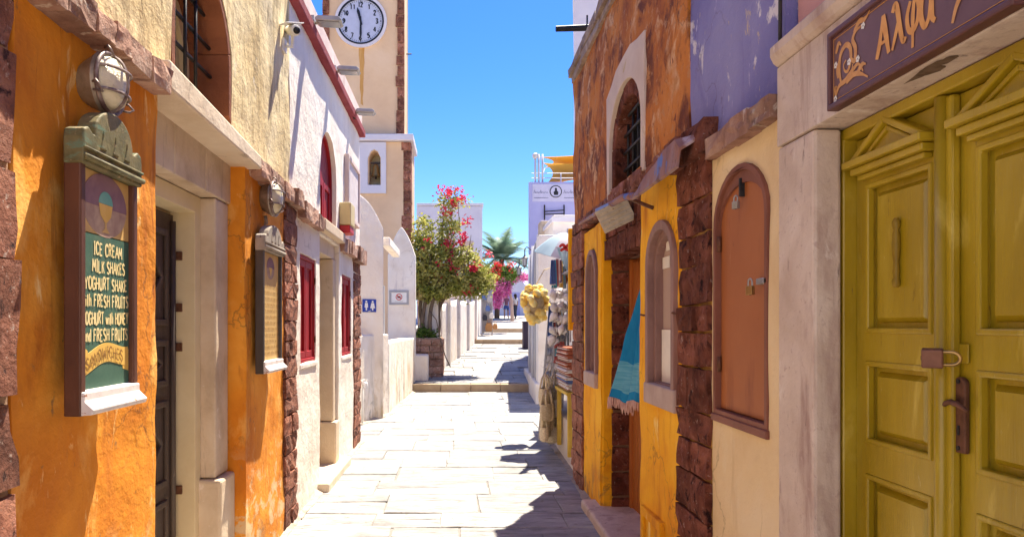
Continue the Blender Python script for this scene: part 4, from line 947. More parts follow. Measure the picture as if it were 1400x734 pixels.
# ================================================================== PLANTER, BOUGAINVILLEA, GARDEN WALLS
plr = thing('stone_planter', 'rough brown stone planter under the bougainvillea trunk', 'planter', (-.7, 20, .2))
cr = obj('core', M().box(-1.28,-.42,19.46,21.2,.0,1.26), 'mortar', plr)
z = .16
while z < 1.22:
    h = R.uniform(.15,.24); x = -1.28
    while x < -.40:
        w = min(R.uniform(.16,.36), -.36-x)
        if -.36-(x+w) < .08: w = -.36-x
        stone('stone', x, x+w-.015, 19.38, 19.55, z, z+h-.018, 'volcanic_light', cr); x += w
    y = 19.45
    while y < 21.2:
        w = R.uniform(.2,.4); stone('stone', -.50, -.37, y, min(21.25,y+w-.015), z, z+h-.018, 'volcanic_light', cr); y += w
    z += h
obj('soil', M().box(-1.25,-.45,19.5,21.15,1.20,1.275), 'earth', plr)
bb = tag(obj('stone_block', M().box(-1.12,-.74,18.5,19.2,.17,.86), 'white', bevel=.05), 'white plastered block standing before the stone planter', 'block')

def foliage(clusters, n, size, seed, flat_=.5):
    """leaf quads scattered in small clumps inside ellipsoids: (centre, radii, weight)"""
    rr = random.Random(seed); vs = []; fs = []
    tot = sum(c[2] for c in clusters)
    for (c, r, w) in clusters:
        k = int(n*w/tot)
        for _ in range(max(1, k//14)):
            while True:
                p = Vector((rr.uniform(-1,1), rr.uniform(-1,1), rr.uniform(-1,1)))
                if p.length < 1: break
            if p.length > .05: p *= (p.length**.5 if rr.random() < .7 else 1)/p.length*p.length**.2
            q = Vector((c[0]+p.x*r[0], c[1]+p.y*r[1], c[2]+p.z*r[2])); cr_ = rr.uniform(.7,1.5)*size*2.4
            for _ in range(14):
                a = q+Vector((rr.gauss(0,1), rr.gauss(0,1), rr.gauss(0,.8)))*cr_*.55
                s = size*rr.uniform(.6,1.3)
                u = Vector((rr.uniform(-1,1), rr.uniform(-1,1), rr.uniform(-.7,.7))).normalized()
                v = u.cross(Vector((rr.uniform(-1,1), rr.uniform(-1,1), rr.uniform(-1,1)))).normalized()
                b = len(vs)
                vs += [a-u*s, a+v*s*.45, a+u*s, a-v*s*.45]; fs.append((b, b+1, b+2, b+3))
    m = M(); m.v = [tuple(p) for p in vs]; m.f = fs; m.mi = [0]*len(fs); return m
bt = thing('bougainvillea_tree', 'large bougainvillea tree with crimson blossoms growing from the stone planter', 'tree', (-.95, 20.2, 1.2))
rb = random.Random(5)
for k in range(7):
    x = -1.06+.085*k+rb.uniform(-.03,.03); y = 20.1+rb.uniform(-.2,.3)
    tx = -1.15+.22*k+rb.uniform(-.12,.12); tz = 3.2+rb.uniform(0,.8)
    pts = [(x, y, 1.22), (x+rb.uniform(-.07,.07), y, 1.6), (x+(tx-x)*.12+rb.uniform(-.06,.06), y+.05, 2.1), (x+(tx-x)*.45, y+.1, 2.65), (tx, y+.1, tz)]
    obj('trunk', M().tube([tuple(q) for q in smoothline3(pts)], [.075-.045*i/16 for i in range(17)], 7), 'bark', bt, smooth=True)
for k in range(16):
    a = (rb.uniform(-1.0,.4), 20.2, rb.uniform(2.5,3.3)); b = (a[0]+rb.uniform(-.35,.9), 20.2+rb.uniform(-.7,.7), a[2]+rb.uniform(.3,1.3))
    if k < 3: b = (-.35+.18*k, 20.2, 5.2)
    obj('branch', M().tube([a, ((a[0]+b[0])/2, (a[1]+b[1])/2, (a[2]+b[2])/2+.12), b], [.022,.014,.005], 5), 'bark', bt)
CL = [((-.62,20.3,2.80),(.62,.7,.48),10), ((-.95,20.3,3.4),(.33,.6,.65),7), ((-.95,20.3,4.1),(.26,.5,.5),3.2), ((-.45,20.3,3.35),(.45,.6,.5),7),
      ((.15,20.3,2.80),(.50,.6,.40),6), ((.46,20.3,2.70),(.50,.5,.28),5), ((.80,20.3,2.95),(.24,.4,.22),1.2), ((.40,20.3,3.25),(.40,.4,.26),1.6), ((-.25,20.3,4.0),(.28,.4,.45),2.2), ((-.32,20.3,4.85),(.18,.3,.42),1.1), ((-.08,20.3,5.1),(.28,.3,.16),.9),
      ((.15,20.3,3.55),(.40,.4,.20),2), ((.62,20.3,3.25),(.22,.3,.2),1), ((-1.12,20.3,2.75),(.2,.4,.3),2), ((-.75,20.2,2.45),(.40,.5,.18),2.5), ((-.15,20.3,4.35),(.5,.4,.2),.9)]
obj('crown', foliage(CL, 14500, .058, 11), 'leaf', bt, recalc=False, kind='stuff')
BL = [((-.22,20.1,5.25),(.34,.3,.17),3.2), ((-.30,20.0,4.75),(.14,.2,.25),1.0), ((.10,20.0,4.95),(.25,.2,.16),1.8), ((.02,20.0,4.0),(.30,.2,.18),2.0), ((-.6,19.8,3.6),(.6,.2,.5),1.0), ((.2,19.8,3.3),(.5,.2,.4),.8), ((-.25,19.9,3.85),(.12,.2,.12),1.2), ((.45,19.9,3.2),(.11,.2,.09),1.5),
      ((-.9,19.8,3.85),(.30,.2,.35),.8), ((.75,20,3.55),(.12,.2,.1),.7), ((.2,20,4.4),(.14,.2,.1),1), ((-.6,19.8,3.2),(.4,.2,.4),.8), ((.5,19.9,2.6),(.35,.2,.2),.8)]
obj('blossom', foliage(BL, 860, .052, 12), 'bloom', bt, recalc=False, kind='stuff')
obj('undergrowth', foliage([((-.85,19.8,1.38),(.36,.3,.10),1)], 500, .05, 13), 'leaf2', bt, recalc=False, kind='stuff')
obj('hanging_stem', M().tube([(-.75,19.7,2.0),(-.55,19.4,1.75),(-.44,19.33,1.2),(-.30,19.4,.75),(-.18,19.5,.5)], .014, 6), 'bark', bt, smooth=True)

# white garden wall in stepped bays, climbing with the street
GWP = [(-.62,20.2),(-.30,22.6),(.02,25.4),(.40,29.0),(.80,32.9),(1.30,38.3)]
gl = thing('garden_wall', 'white garden wall in stepped bays with raised posts climbing the street', 'wall', (-.3, 22, .3))
slab_along('front_wall', (-1.15,21.35), (-.42,21.35), rect(0, .72, 0, 2.75), .3, 'white', gl, .03)
for k in range(len(GWP)-1):
    a, b = Vector(GWP[k]), Vector(GWP[k+1]); L = (b-a).length; z0 = zs(a.y)-.3; zt = zs(a.y)+ (2.25 if k else 2.15)
    if k < 4:
        zz = zt-.35
        o = [(0,z0),(L,z0),(L,zz+.25)]+[(L-.55*q/6, zz+.25+.35*math.sin(math.pi/2*(1-q/6))*0 - .25*(1-math.cos(math.pi/2*q/6))) for q in range(1,7)]+[(.9,zz),(.9,zt+.12),(.45,zt+.34),(0,zt+.12)]
        slab_along('bay', a, b, o, .32, 'white_stain' if k % 2 else 'white', gl, .03)
    else: slab_along('bay', a, b, rect(0, L, z0, zt), .32, 'white', gl, .03)
    d_ = (b-a).normalized(); n_ = Vector((d_.y,-d_.x)); p = a+n_*.10; q = p+Vector((-.55,0))
    slab_along('post', (q.x,q.y), (p.x,p.y), [(0,z0),(.55,z0),(.55,zt+.05),(.46,zt+.22),(.275,zt+.32),(.09,zt+.22),(0,zt+.05)], .5, 'white', gl, .04)
wb = thing('white_building', 'plain white building behind the bougainvillea tree', 'building', (0, 46, 0))
obj('wall', M().box(-2.5, 1.55, 45, 52, 0, 8.95), 'lavender_white', wb, bevel=.05)
obj('parapet', M().box(-2.5, 1.62, 44.95, 52, 8.96, 9.12), 'lavender_white', wb, bevel=.03)
obj('window', M().box(.3, 1.0, 44.97, 45.0, 5.6, 6.8), 'curtain', wb)
cb = thing('street_end_house', 'pale house with blue grey door closing the far end of the street', 'house', (4, 60, 2))
obj('wall', M().box(1.0, 12, 60, 66, 1.5, 5.3), 'lavender_white', cb, bevel=.04)
obj('door', M().box(4.15, 5.15, 59.95, 60.02, 2.4, 4.3), 'lavender', cb)
obj('window', M().box(2.4, 3.3, 59.95, 60.02, 3.3, 4.4), 'lavender', cb)
obj('roof', M().box(.9, 12.1, 59.9, 66, 5.302, 5.5), 'lavender', cb)
tc = thing('tiled_canopy', 'blue grey canopy over the far end of the street', 'canopy', (5.6, 54, 4.3))
obj('canopy_roof', M().add([(4.9,53,4.55),(7.6,53,4.55),(7.6,54.8,4.95),(4.9,54.8,4.95),(4.9,53,4.47),(7.6,53,4.47),(7.6,54.8,4.87),(4.9,54.8,4.87)], [(0,1,2,3),(4,7,6,5),(0,4,5,1),(1,5,6,2),(2,6,7,3),(3,7,4,0)]), 'lavender', tc)
for x in (4.95, 7.5): obj('canopy_post', M().box(x, x+.1, 53.05, 53.15, 2.1, 4.48), 'greypipe', tc)

# palm
pt = thing('palm_tree', 'palm tree with feathery fronds rising behind the magenta bougainvillea', 'tree', (3.0, 51.5, 1.5))
obj('trunk', M().tube([(2.75,51.5,1.4),(2.9,51.5,4.0),(3.15,51.5,6.25)], [.20,.17,.18], 9), 'bark', pt, smooth=True)
rp = random.Random(21)
for k in range(48):
    az = 2*math.pi*k/30*2.4+rp.uniform(-.2,.2); el = rp.uniform(-.1,1.25); L = rp.uniform(2.0,2.9)
    m = M(); pts = []
    for i in range(11):
        t = i/10; e = el-1.5*t*t*(.55+.3*rp.random()*.2)
        if i == 0: p = Vector((3.15,51.5,6.25))
        else: p = pts[-1]+Vector((math.cos(az)*math.cos(e), math.sin(az)*math.cos(e), math.sin(e)))*L/10
        pts.append(p)
    m.tube(pts, [.022-.0018*i for i in range(11)], 4)
    for i in range(1, 11):
        for j in range(3):
            p = pts[i]-(pts[i]-pts[i-1])*j/3; dr = (pts[i]-pts[i-1]).normalized(); sd = dr.cross(Vector((0,0,1))).normalized()
            for s in (-1, 1):
                l = .75*math.sin(math.pi*min(.97, (i-j/3)/10*.85+.12)); tip = p+(sd*s*.8+dr*.65+Vector((0,0,-.12)))*l
                w = dr*.05
                m.add([p-w, p+w, tip], [(0,1,2)])
    obj('frond', m, 'palmleaf', pt, recalc=False)
b2 = thing('magenta_bougainvillea', 'magenta bougainvillea arching over the two walkers at the street top', 'tree', (2.4, 46, 2))
obj('trunk', M().tube([(3.55,47,1.8),(3.5,47,3.2),(3.3,47,4.3),(2.9,47,4.9)], [.12,.10,.08,.05], 8), 'pinkbark', b2, smooth=True)
obj('branch', M().tube([(3.45,47,3.6),(2.9,46.8,4.4),(2.3,46.6,4.4)], [.06,.04,.02], 6), 'pinkbark', b2, smooth=True)
obj('blossom', foliage([((2.75,46.6,3.95),(.70,.6,.55),8), ((2.45,46.4,3.3),(.35,.4,.55),5), ((3.9,46.6,4.65),(.60,.5,.22),3), ((3.2,46.6,4.6),(.4,.4,.3),2)], 3800, .075, 31), 'bloompink', b2, recalc=False, kind='stuff')
obj('crown', foliage([((2.8,46.9,4.4),(.8,.6,.4),4), ((3.6,46.9,4.8),(.6,.5,.35),3)], 1500, .08, 32), 'leaf2', b2, recalc=False, kind='stuff')
b3 = thing('scarlet_bougainvillea', 'green climbing bush with scarlet blossoms between tree and palm', 'bush', (1.9, 38.5, 1.6))
obj('stem', M().tube([(1.55,38.9,1.4),(1.7,38.8,3.0),(2.0,38.6,4.3)], [.06,.05,.03], 6), 'bark', b3)
obj('crown', foliage([((2.05,38.6,4.5),(.75,.5,.42),5), ((2.75,38.6,4.35),(.45,.4,.35),3), ((1.4,38.6,4.2),(.5,.4,.4),3)], 2600, .075, 41), 'leaf2', b3, recalc=False, kind='stuff')
obj('blossom', foliage([((1.95,38.2,4.35),(.26,.2,.34),5), ((2.1,38.2,4.7),(.22,.2,.15),2), ((2.75,38.2,4.75),(.2,.2,.12),1)], 700, .07, 42), 'bloomred', b3, recalc=False, kind='stuff')

# ================================================================== RUST HOUSE: rust orange above, yellow ochre below
XR = 1.22
rh = thing('rust_house', 'weathered rust orange house with yellow ochre ground floor and dark stone jambs', 'house', (XR, 5.8, 0))
uw = arch(4.80, 5.80, 2.64, 2.98, 3.36)
rough_wall('upper_wall', [rect(3.86, 7.62, 2.62, 4.20), list(reversed(arch(4.74, 5.86, 2.66, 2.98, 3.40)))], XR, XR+.4, 'rustwall', rh, seed=21, relief=.018, bevel=.025)
obj('end_wall', M().box(XR+.03, XR+4, 7.35, 7.61, -.1, 4.2), 'rustwall', rh, bevel=.02)
obj('back_wall', M().box(XR+.7, XR+4, 3.9, 7.35, 0, 4.2), 'rustwall', rh)
obj('roof', M().box(XR-.02, XR+4, 3.86, 7.62, 4.205, 4.30), 'roofstone', rh)
aa = arch(4.80, 5.80, 2.605, 2.98, 3.36)
po = [(5.87,2.605),(5.885,2.9),(5.89,3.2),(5.90,3.42),(5.7,3.47),(5.55,3.53),(5.3,3.55),(5.1,3.56),(4.9,3.52),(4.70,3.50),(4.715,3.2),(4.705,2.9),(4.72,2.605)]
pp = obj('plaster_patch', M().prism(po+[aa[0]]+list(reversed(aa[2:]))+[aa[1]], XR-.018, XR+.36), 'plaster_patch', rh, bevel=.006)
win = obj('arched_window', M().prism(inset(uw, .10), XR+.17, XR+.19), 'bluepane', rh)
ring_o = uw[1:17]+[uw[0]]; inn = inset(uw, .11); ring_i = inn[1:17]+[inn[0]]
for (a, b) in ((0,1),(1,4),(4,7),(7,10),(10,13),(13,15),(15,16)):
    seg = ring_o[a:b+1]+list(reversed(ring_i[a:b+1]))
    o = obj('voussoir', M().prism(seg, XR+.012+R.uniform(-.008,.008), XR+.24), 'volcanic_dark', win, bevel=.012)
for k in range(5): obj('grille_bar', M().tube([(XR+.095,4.98+.16*k,2.66),(XR+.095,4.98+.16*k,3.32)], .010, 8), 'iron', win, smooth=True)
for z in (2.80, 2.93, 3.06, 3.19): obj('grille_bar', M().tube([(XR+.082,4.84,z),(XR+.082,5.76,z)], .011, 8), 'iron', win, smooth=True)
obj('casement', M().holed([inset(uw,.105), inset(uw,.15)], XR+.145, XR+.175), 'iron', win)
# roof edge of rough stones, spout
string_course(rh, XR-.06, XR+.2, 3.9, 7.66, 4.19, 4.28, 'roofstone', .55, 0, 'roof_edge', 'mortar')
string_course(rh, XR-.03, XR+.2, 4.2, 7.64, 4.12, 4.185, 'roofstone', .7, 0, 'roof_edge', 'mortar')
tag(obj('roof_spout', M().tube([(XR+.2,6.75,4.36),(XR-.02,6.75,4.345),(XR-.31,6.74,4.33)], [.03,.03,.026], 9).tube([(XR-.02,6.75,4.34),(XR-.02,6.75,4.46)], .008, 6), 'iron'), 'dark iron rain spout sticking out from the stone roof edge', 'spout')
# lower storey
stone_pier(rh, XR-.02, XR+.35, 7.02, 7.66, 0, 2.52, 'volcanic', 'mortar', 14, (1, 2, 2), gap=.008)
wA = arch(6.32, 6.84, 1.10, 2.03, 2.29)
rough_wall('lower_wall', [rect(6.20, 7.02, -.1, 2.48), list(reversed(wA))], XR, XR+.12, 'yellow', rh, seed=22, relief=.012)
wB = arch(4.07, 4.62, 1.15, 1.98, 2.20)
rough_wall('lower_wall', [rect(3.97, 4.86, -.1, 2.50), list(reversed(wB))], XR, XR+.25, 'yellow', rh, seed=24, relief=.012)
def arch_window(y0, y1, z0, zs_, zt, sillproud):
    A = arch(y0, y1, z0, zs_, zt)
    w = obj('arched_window', M().holed([A, inset(A, .055)], XR-.028, XR+.10), 'mauvewood', rh, bevel=.008)
    obj('inner_frame', M().holed([inset(A,.053), inset(A,.095)], XR+.012, XR+.10), 'mauvewood', w, bevel=.006)
    obj('pane', M().prism(inset(A,.09), XR+.062, XR+.066), 'windowglass', w)
    obj('sill', M().box(XR-sillproud, XR+.1, y0-.015, y1+.015, z0-.045, z0+.085), 'sillstone', w, bevel=.012)
    return w, A
w1_, _ = arch_window(6.33, 6.83, 1.10, 2.03, 2.28, .04)
w2_, A2 = arch_window(4.04, 4.645, 1.16, 1.97, 2.225, .035)
obj('blind', M().box(XR+.050, XR+.0605, 4.15, 4.54, 1.255, 1.575), 'paper', w2_)
obj('note', M().box(XR+.054, XR+.0605, 4.40, 4.535, 1.95, 2.02), 'paper', w2_)
obj('lace', M().box(XR+.055, XR+.0605, 4.30, 4.46, 2.055, 2.11), 'paper', w2_)
obj('room', M().box(XR+.30, XR+.40, 3.9, 4.9, 1.0, 2.4), 'curtain', w2_)
for y in (4.72, 4.03): obj('catch', M().tube([(XR-.01,y-.03,1.665),(XR-.035,y,1.67),(XR-.01,y+.03,1.665)], .006, 6), 'rust', w2_)
# doorway: stone jamb on the far side, plank door, stone lintel
jm = obj('door_jamb', M().box(XR+.10, XR+.235, 6.19, 6.50, 0, 2.16), 'mortar_dark', rh)
z = 0
while z < 2.10:
    h = R.uniform(.16,.30); stone('stone', XR+.085, XR+.245, 6.165, 6.32, z+.004, min(2.16,z+h-.014), 'volcanic_dark', jm); z += h
obj('jamb_return', M().box(XR+.01, XR+.10, 6.185, 6.30, 0, 2.46), 'yellow', rh, bevel=.012)
lt = obj('lintel', M().box(XR+.05, XR+.3, 4.86, 6.19, 2.16, 2.50), 'mortar_dark', rh)
y = 4.87
while y < 6.15:
    w = min(R.uniform(.22,.38), 6.185-y); stone('stone', XR+.02, XR+.2, y, y+w-.014, 2.15, 2.31, 'volcanic_dark', lt); stone('stone', XR+.03, XR+.2, y+.05, y+w-.014, 2.32, 2.49, 'volcanic_dark', lt); y += w
dr = obj('door', M().box(XR+.285, XR+.32, 4.86, 6.18, .05, 2.16), 'doorwood', rh)
y = 4.90
while y < 6.14:
    w = .113; obj('plank', M().box(XR+.255+R.uniform(-.003,.003), XR+.285, y, y+w-.006, .06, 2.13), 'doorwood', dr, bevel=.006); y += w
obj('door_frame', M().box(XR+.23, XR+.29, 6.12, 6.175, .05, 2.155), 'doorwood', rh, bevel=.006)
obj('doorstep', M().box(XR-.13, XR+.32, 4.83, 6.45, -.1, .075), 'marble', rh, bevel=.02)
vh = obj('vent_hatch', M().holed([rect(4.30,4.76,.02,.44), rect(4.36,4.70,.08,.38)], XR-.03, XR+.02), 'yellow', rh, bevel=.008)
obj('hatch_panel', M().box(XR-.012, XR+.02, 4.37, 4.69, .09, .37), 'yellow', vh, bevel=.008)
stone_pier(rh, XR-.025, XR+.35, 3.49, 3.975, -.05, 2.44, 'volcanic_dark', 'mortar_yellow', 14, (2, 2, 2, 1), gap=.008)
string_course(rh, XR-.07, XR+.3, 3.46, 4.02, 2.43, 2.58, 'volcanic_dark', .30, 0, 'pier_capital', 'mortar_dark')
string_course(rh, XR-.022, XR+.3, 4.03, 7.66, 2.525, 2.63, 'volcanic', .24, .015, 'string_course', 'mortar_dark')
obj('corner_board', M().box(XR-.045, XR+.03, 7.685, 7.76, 1.55, 2.62), 'yellow', rh, bevel=.006)
# tin flashing and rusty pole along the front
tf = thing('tin_flashing', 'bent rusty tin flashing with blue paint traces above the yellow wall', 'flashing', (XR-.14, 4, 2.42))
vs = []; ys = [3.56,3.62,3.8,4.0,4.2,4.36,4.5]; hh = [.09,.145,.135,.11,.075,.04,.025]
for y, h in zip(ys, hh):
    q = .006*math.sin(y*13)
    vs += [(1.215,y,2.545), (1.075+q,y,2.375+h), (1.060+q,y,2.37+q), (1.075+q,y,2.362+q), (1.085+q,y,2.362+h), (1.215,y,2.53)]
fs = [(6*i+k, 6*i+(k+1) % 6, 6*i+6+(k+1) % 6, 6*i+6+k) for i in range(6) for k in range(6)]+[tuple(range(6)), tuple(range(41,35,-1))]
obj('tin_sheet', M().add(vs, fs), 'tin', tf, bevel=.002)
obj('support_bar', M().tube([(1.09,4.42,2.385),(1.09,4.8,2.44),(1.10,5.6,2.48),(1.12,6.7,2.53)], [.022,.024,.018,.012], 8), 'tin', tf, smooth=True)
obj('support_bar', M().tube([(1.22,4.55,2.33),(1.09,4.62,2.40)], .012, 6), 'rust', tf)
obj('support_bar', M().tube([(1.24,6.1,2.56),(1.10,6.1,2.50)], .010, 6), 'rust', tf)
of = thing('old_floodlight', 'weathered square floodlight hanging tilted beneath the rusty bar', 'floodlight', (1.12, 5.2, 2.46))
T = Matrix.Translation((1.125,5.20,2.385)) @ Matrix.Rotation(math.radians(-18),4,'Z') @ Matrix.Rotation(math.radians(-24),4,'Y') @ Matrix.Rotation(math.radians(28),4,'X')
obj('housing', M().box(-.115,.115,0,.075,-.085,.085,T), 'floodmetal', of, bevel=.008)
obj('face_plate', M().box(-.12,.12,-.014,-.001,-.09,.09,T), 'meshplate', of, bevel=.004)
for k in range(5): obj('face_rib', M().box(-.11,.11,-.0165,-.013,-.07+.034*k,-.062+.034*k,T), 'floodmetal', of)
obj('bracket', M().tube([T @ Vector((0,.06,.05)), (1.11,5.3,2.47)], .013, 6), 'rust', of)
# turquoise towel on the door
tw = thing('hanging_towel', 'turquoise fringed towel hanging in folds at the plank doorway', 'towel', (1.25, 5.1, 1.9))
def towel_pt(u, v):     # u across 0..1, v down 0..1
    w = .075+.11*v**.8
    x = 1.315 - .125*v; yc = 5.03+.10*v
    fold = .045*v**.6*(math.sin(u*10.5+1.2+1.1*v)+.45*math.sin(u*23+2.6*v+.6))*(.45+.4*v)+.02*mnoise.noise(Vector((u*3,v*4,.3)))
    return Vector((x-.12*v*(u-.5)+fold, yc+(u-.5)*w*2.0+.012*mnoise.noise(Vector((u*2,v*6,4))), 1.95-.88*v+.02*math.sin(u*9)*v))
def towel_part(name, v0, v1, mat):
    m = M(); nu, nv = 46, max(2, int(26*(v1-v0)))
    for s in (0, .006):
        k = len(m.v)
        m.add([tuple(towel_pt(i/nu, v0+(v1-v0)*j/nv)+Vector((s,0,0))) for j in range(nv+1) for i in range(nu+1)],
              [(j*(nu+1)+i, j*(nu+1)+i+1, (j+1)*(nu+1)+i+1, (j+1)*(nu+1)+i) for j in range(nv) for i in range(nu)])
    return obj(name, m, mat, tw, smooth=True)
towel_part('cloth', 0, .70, 'towel'); towel_part('pale_band', .70, .93, 'towelpale'); towel_part('hem', .93, 1.0, 'towel')
m = M()
for i in range(38):
    p = towel_pt(i/37, 1.0); q = p+Vector((R.uniform(-.01,.01), R.uniform(-.012,.012), -.075*R.uniform(.7,1.2)))
    m.tube([tuple(p), tuple((p+q)/2+Vector((R.uniform(-.006,.006),0,0))), tuple(q)], [.006,.007,.003], 5)
obj('fringe', m, 'fringe', tw)
obj('hook', M().tube([(1.47,5.06,1.99),(1.34,5.04,1.985),(1.318,5.03,1.94)], .008, 6), 'iron', tw)

# ================================================================== BUFF HOUSE: purple upper wall, marble doorway with olive doors
bh = thing('buff_house', 'buff house with purple upper wall, marble doorway and olive double doors', 'house', (XR, 2.4, 0))
rough_wall('upper_wall', [rect(2.745, 3.86, 2.44, 4.80)], XR+.012, XR+.4, 'purple', bh, seed=31, relief=.014)
obj('upper_wall', M().box(XR+.05, XR+.4, 1.0, 2.742, 2.62, 4.8), 'pinkwall', bh, bevel=.02)
obj('roof', M().box(XR, XR+3, 1.0, 3.86, 4.805, 4.92), 'roofstone', bh)
obj('back_wall', M().box(XR+.6, XR+3, 1.0, 3.86, 0, 4.8), 'cream_right', bh)
obj('side_wall', M().box(XR+.03, XR+3, .4, 1.0, 0, 4.8), 'cream_right', bh)
sA = arch(2.86, 3.46, 1.185, 2.05, 2.295)
rough_wall('lower_wall', [rect(2.735, 3.49, -.1, 2.385), list(reversed(sA))], XR, XR+.3, 'cream_right', bh, seed=32, relief=.008)
string_course(bh, XR-.05, XR+.2, 2.745, 3.46, 2.375, 2.465, 'volcanic_light', .24, .01, 'string_course', 'mortar')
st = obj('shutter', M().prism(inset(sA, .028), XR+.018, XR+.05), 'terracotta', bh, bevel=.006)
obj('shutter_frame', M().holed([sA, inset(sA,.026)], XR-.010, XR+.06), 'terraframe', st, bevel=.003)
ro = arch(2.889,3.431,2.0,2.05,2.267)[2:]; ri = arch(2.893,3.427,2.0,2.05,2.215)[2:]
obj('arch_rim', M().prism(ro+list(reversed(ri))[1:-1], XR+.006, XR+.03), 'terraframe', st)
obj('sill', M().box(XR-.018, XR+.05, 2.85, 3.47, 1.155, 1.19), 'terraframe', st, bevel=.005)
for z in (1.42, 1.98): obj('hinge', M().tube([(XR+.008,3.425,z-.035),(XR+.008,3.425,z+.035)], .010, 8), 'rust', st, smooth=True)
obj('top_hasp', M().box(XR-.004, XR+.02, 3.147, 3.162, 2.155, 2.235), 'iron', st, bevel=.003)
obj('hasp', M().box(XR-.010, XR+.02, 2.865, 2.965, 1.765, 1.79), 'steel', st, bevel=.003)
def padlock(label, loc, s, rot, mat, shackle_up=.9):
    t = thing('padlock', label, 'padlock', loc, 'padlocks on the buff house'); t.rotation_euler = rot
    def P_(name, m, mt, **k):
        o = obj(name, m, mt, None, **k); o.parent = t; o.location = (0,0,0); return o
    P_('lock_body', M().box(-.013*s,.013*s,-.026*s,.026*s,-.050*s,0), mat, bevel=.004*s)
    arc = [(0,-.018*s,-.004*s),(0,-.018*s,.018*s)]+[(0,.018*s*math.cos(a),.018*s+.020*s*math.sin(a)) for a in [math.pi*(1-k/8) for k in range(9)]]+[(0,.018*s,-.004*s)]
    P_('shackle', M().tube(arc, .0048*s, 8), 'steel' if mat != 'copperlock' else 'brass', smooth=True)
    P_('keyway', M().lathe([(.006*s,-.0515*s),(.006*s,-.0495*s)], 10), 'iron')
    return t
padlock('small silver padlock hanging from the hasp atop the terracotta shutter', (XR-.018, 3.155, 2.135), .65, (0, 0, .3), 'steel')
padlock('small brass padlock on the side hasp of the terracotta shutter', (XR-.028, 2.975, 1.762), .75, (0, 0, .2), 'brass')
obj('cable', M().tube([(XR-.006,2.752,2.48),(XR-.004,2.75,3.0),(XR-.006,2.756,3.6),(XR-.004,2.75,4.8)], .007, 6), 'iron', bh, smooth=True)
# marble surround
obj('door_jamb', M().box(XR-.02, XR+.075, 2.462, 2.738, .06, 2.262), 'marble', bh, bevel=.012)
obj('door_jamb', M().box(XR-.02, XR+.075, 1.13, 1.40, .06, 2.262), 'marble', bh, bevel=.012)
obj('jamb_back', M().box(XR+.075, XR+.5, 2.53, 2.735, 0, 2.62), 'marble', bh)
obj('lintel', M().holed([[(1.0,2.266),(2.742,2.266),(2.742,2.56),(1.0,2.56)]], XR-.024, XR+.19), 'marble', bh, bevel=.010)
obj('cornice', M().prism([(XR-.024,2.562),(XR-.040,2.575),(XR-.052,2.60),(XR-.053,2.635),(XR+.1,2.635),(XR+.1,2.562)], 1.0, 2.735, 'y'), 'marble', bh, bevel=.006)
obj('inner_lintel', M().box(XR+.192, XR+.24, 1.38, 2.54, 2.262, 2.60), 'marble', bh)
obj('jamb_foot', M().box(XR-.10, XR+.08, 2.44, 2.78, -.1, .10), 'marble_grey', bh, bevel=.018)
obj('threshold', M().box(XR-.06, XR+.25, 1.36, 2.438, -.1, .07), 'marble_grey', bh, bevel=.014)
# olive doors
fr = obj('door_frame', M().holed([[(1.402,.07),(1.46,.07),(1.46,2.225),(2.475,2.225),(2.475,.07),(2.527,.07),(2.527,2.262),(1.402,2.262)]], XR+.085, XR+.17), 'olive', bh, bevel=.006)
def leaf(y0, y1, pa, pb):
    zz = [(.20,.66),(.76,1.105),(1.225,1.475),(1.585,2.055)]
    lf = obj('door', M().holed([rect(y0,y1,.075,2.222)]+[list(reversed(rect(pa,pb,a,b))) for a, b in zz], XR+.130, XR+.172), 'olive', bh, bevel=.004)
    for a, b in zz:
        obj('panel_back', M().box(XR+.1575, XR+.170, pa-.004, pb+.004, a-.004, b+.004), 'olive', lf)
        obj('panel', M().add([(XR+.138,pa+.044,a+.040),(XR+.138,pb-.044,a+.040),(XR+.138,pb-.044,b-.040),(XR+.138,pa+.044,b-.040),
                              (XR+.157,pa+.026,a+.024),(XR+.157,pb-.026,a+.024),(XR+.157,pb-.026,b-.024),(XR+.157,pa+.026,b-.024)],
                             [(0,1,2,3),(0,4,5,1),(1,5,6,2),(2,6,7,3),(3,7,4,0),(4,7,6,5)]), 'olive', lf)
        mm = M()
        mm.holed([rect(pa-.010,pb+.010,a-.010,b+.010), rect(pa+.008,pb-.008,a+.008,b-.008)], XR+.1245, XR+.150)
        obj('panel_moulding', mm, 'olive', lf, bevel=.005)
    # pediment
    c = (pa+pb)/2; h = (pb-pa)/2+.045
    pd = obj('pediment', M().box(XR+.066, XR+.13, c-h, c+h, 2.118, 2.142), 'olive', lf, bevel=.004)
    obj('pediment_cornice', M().box(XR+.085, XR+.13, c-h+.018, c+h-.018, 2.094, 2.117), 'olive', pd, bevel=.005)
    obj('pediment_cornice', M().box(XR+.102, XR+.13, c-h+.034, c+h-.034, 2.076, 2.093), 'olive', pd, bevel=.004)
    obj('tympanum', M().prism([(c-h+.05,2.1435),(c+h-.05,2.1435),(c,2.228)], XR+.104, XR+.1295), 'olive', pd)
    for s in (-1, 1):
        a0 = (c+s*(h-.008), 2.144); a1 = (c, 2.246)
        obj('pediment_rake', M().prism([a0, a1, (c, 2.222), (c+s*(h-.055), 2.144)], XR+.084, XR+.129), 'olive', pd, bevel=.005)
        obj('pediment_rake', M().prism([(c+s*(h-.070), 2.1445), (c, 2.216), (c, 2.198), (c+s*(h-.098), 2.1445)], XR+.096, XR+.1285), 'olive', pd, bevel=.004)
    return lf
l1 = leaf(1.985, 2.473, 2.085, 2.405)
l2 = leaf(1.462, 1.980, 1.545, 1.890)
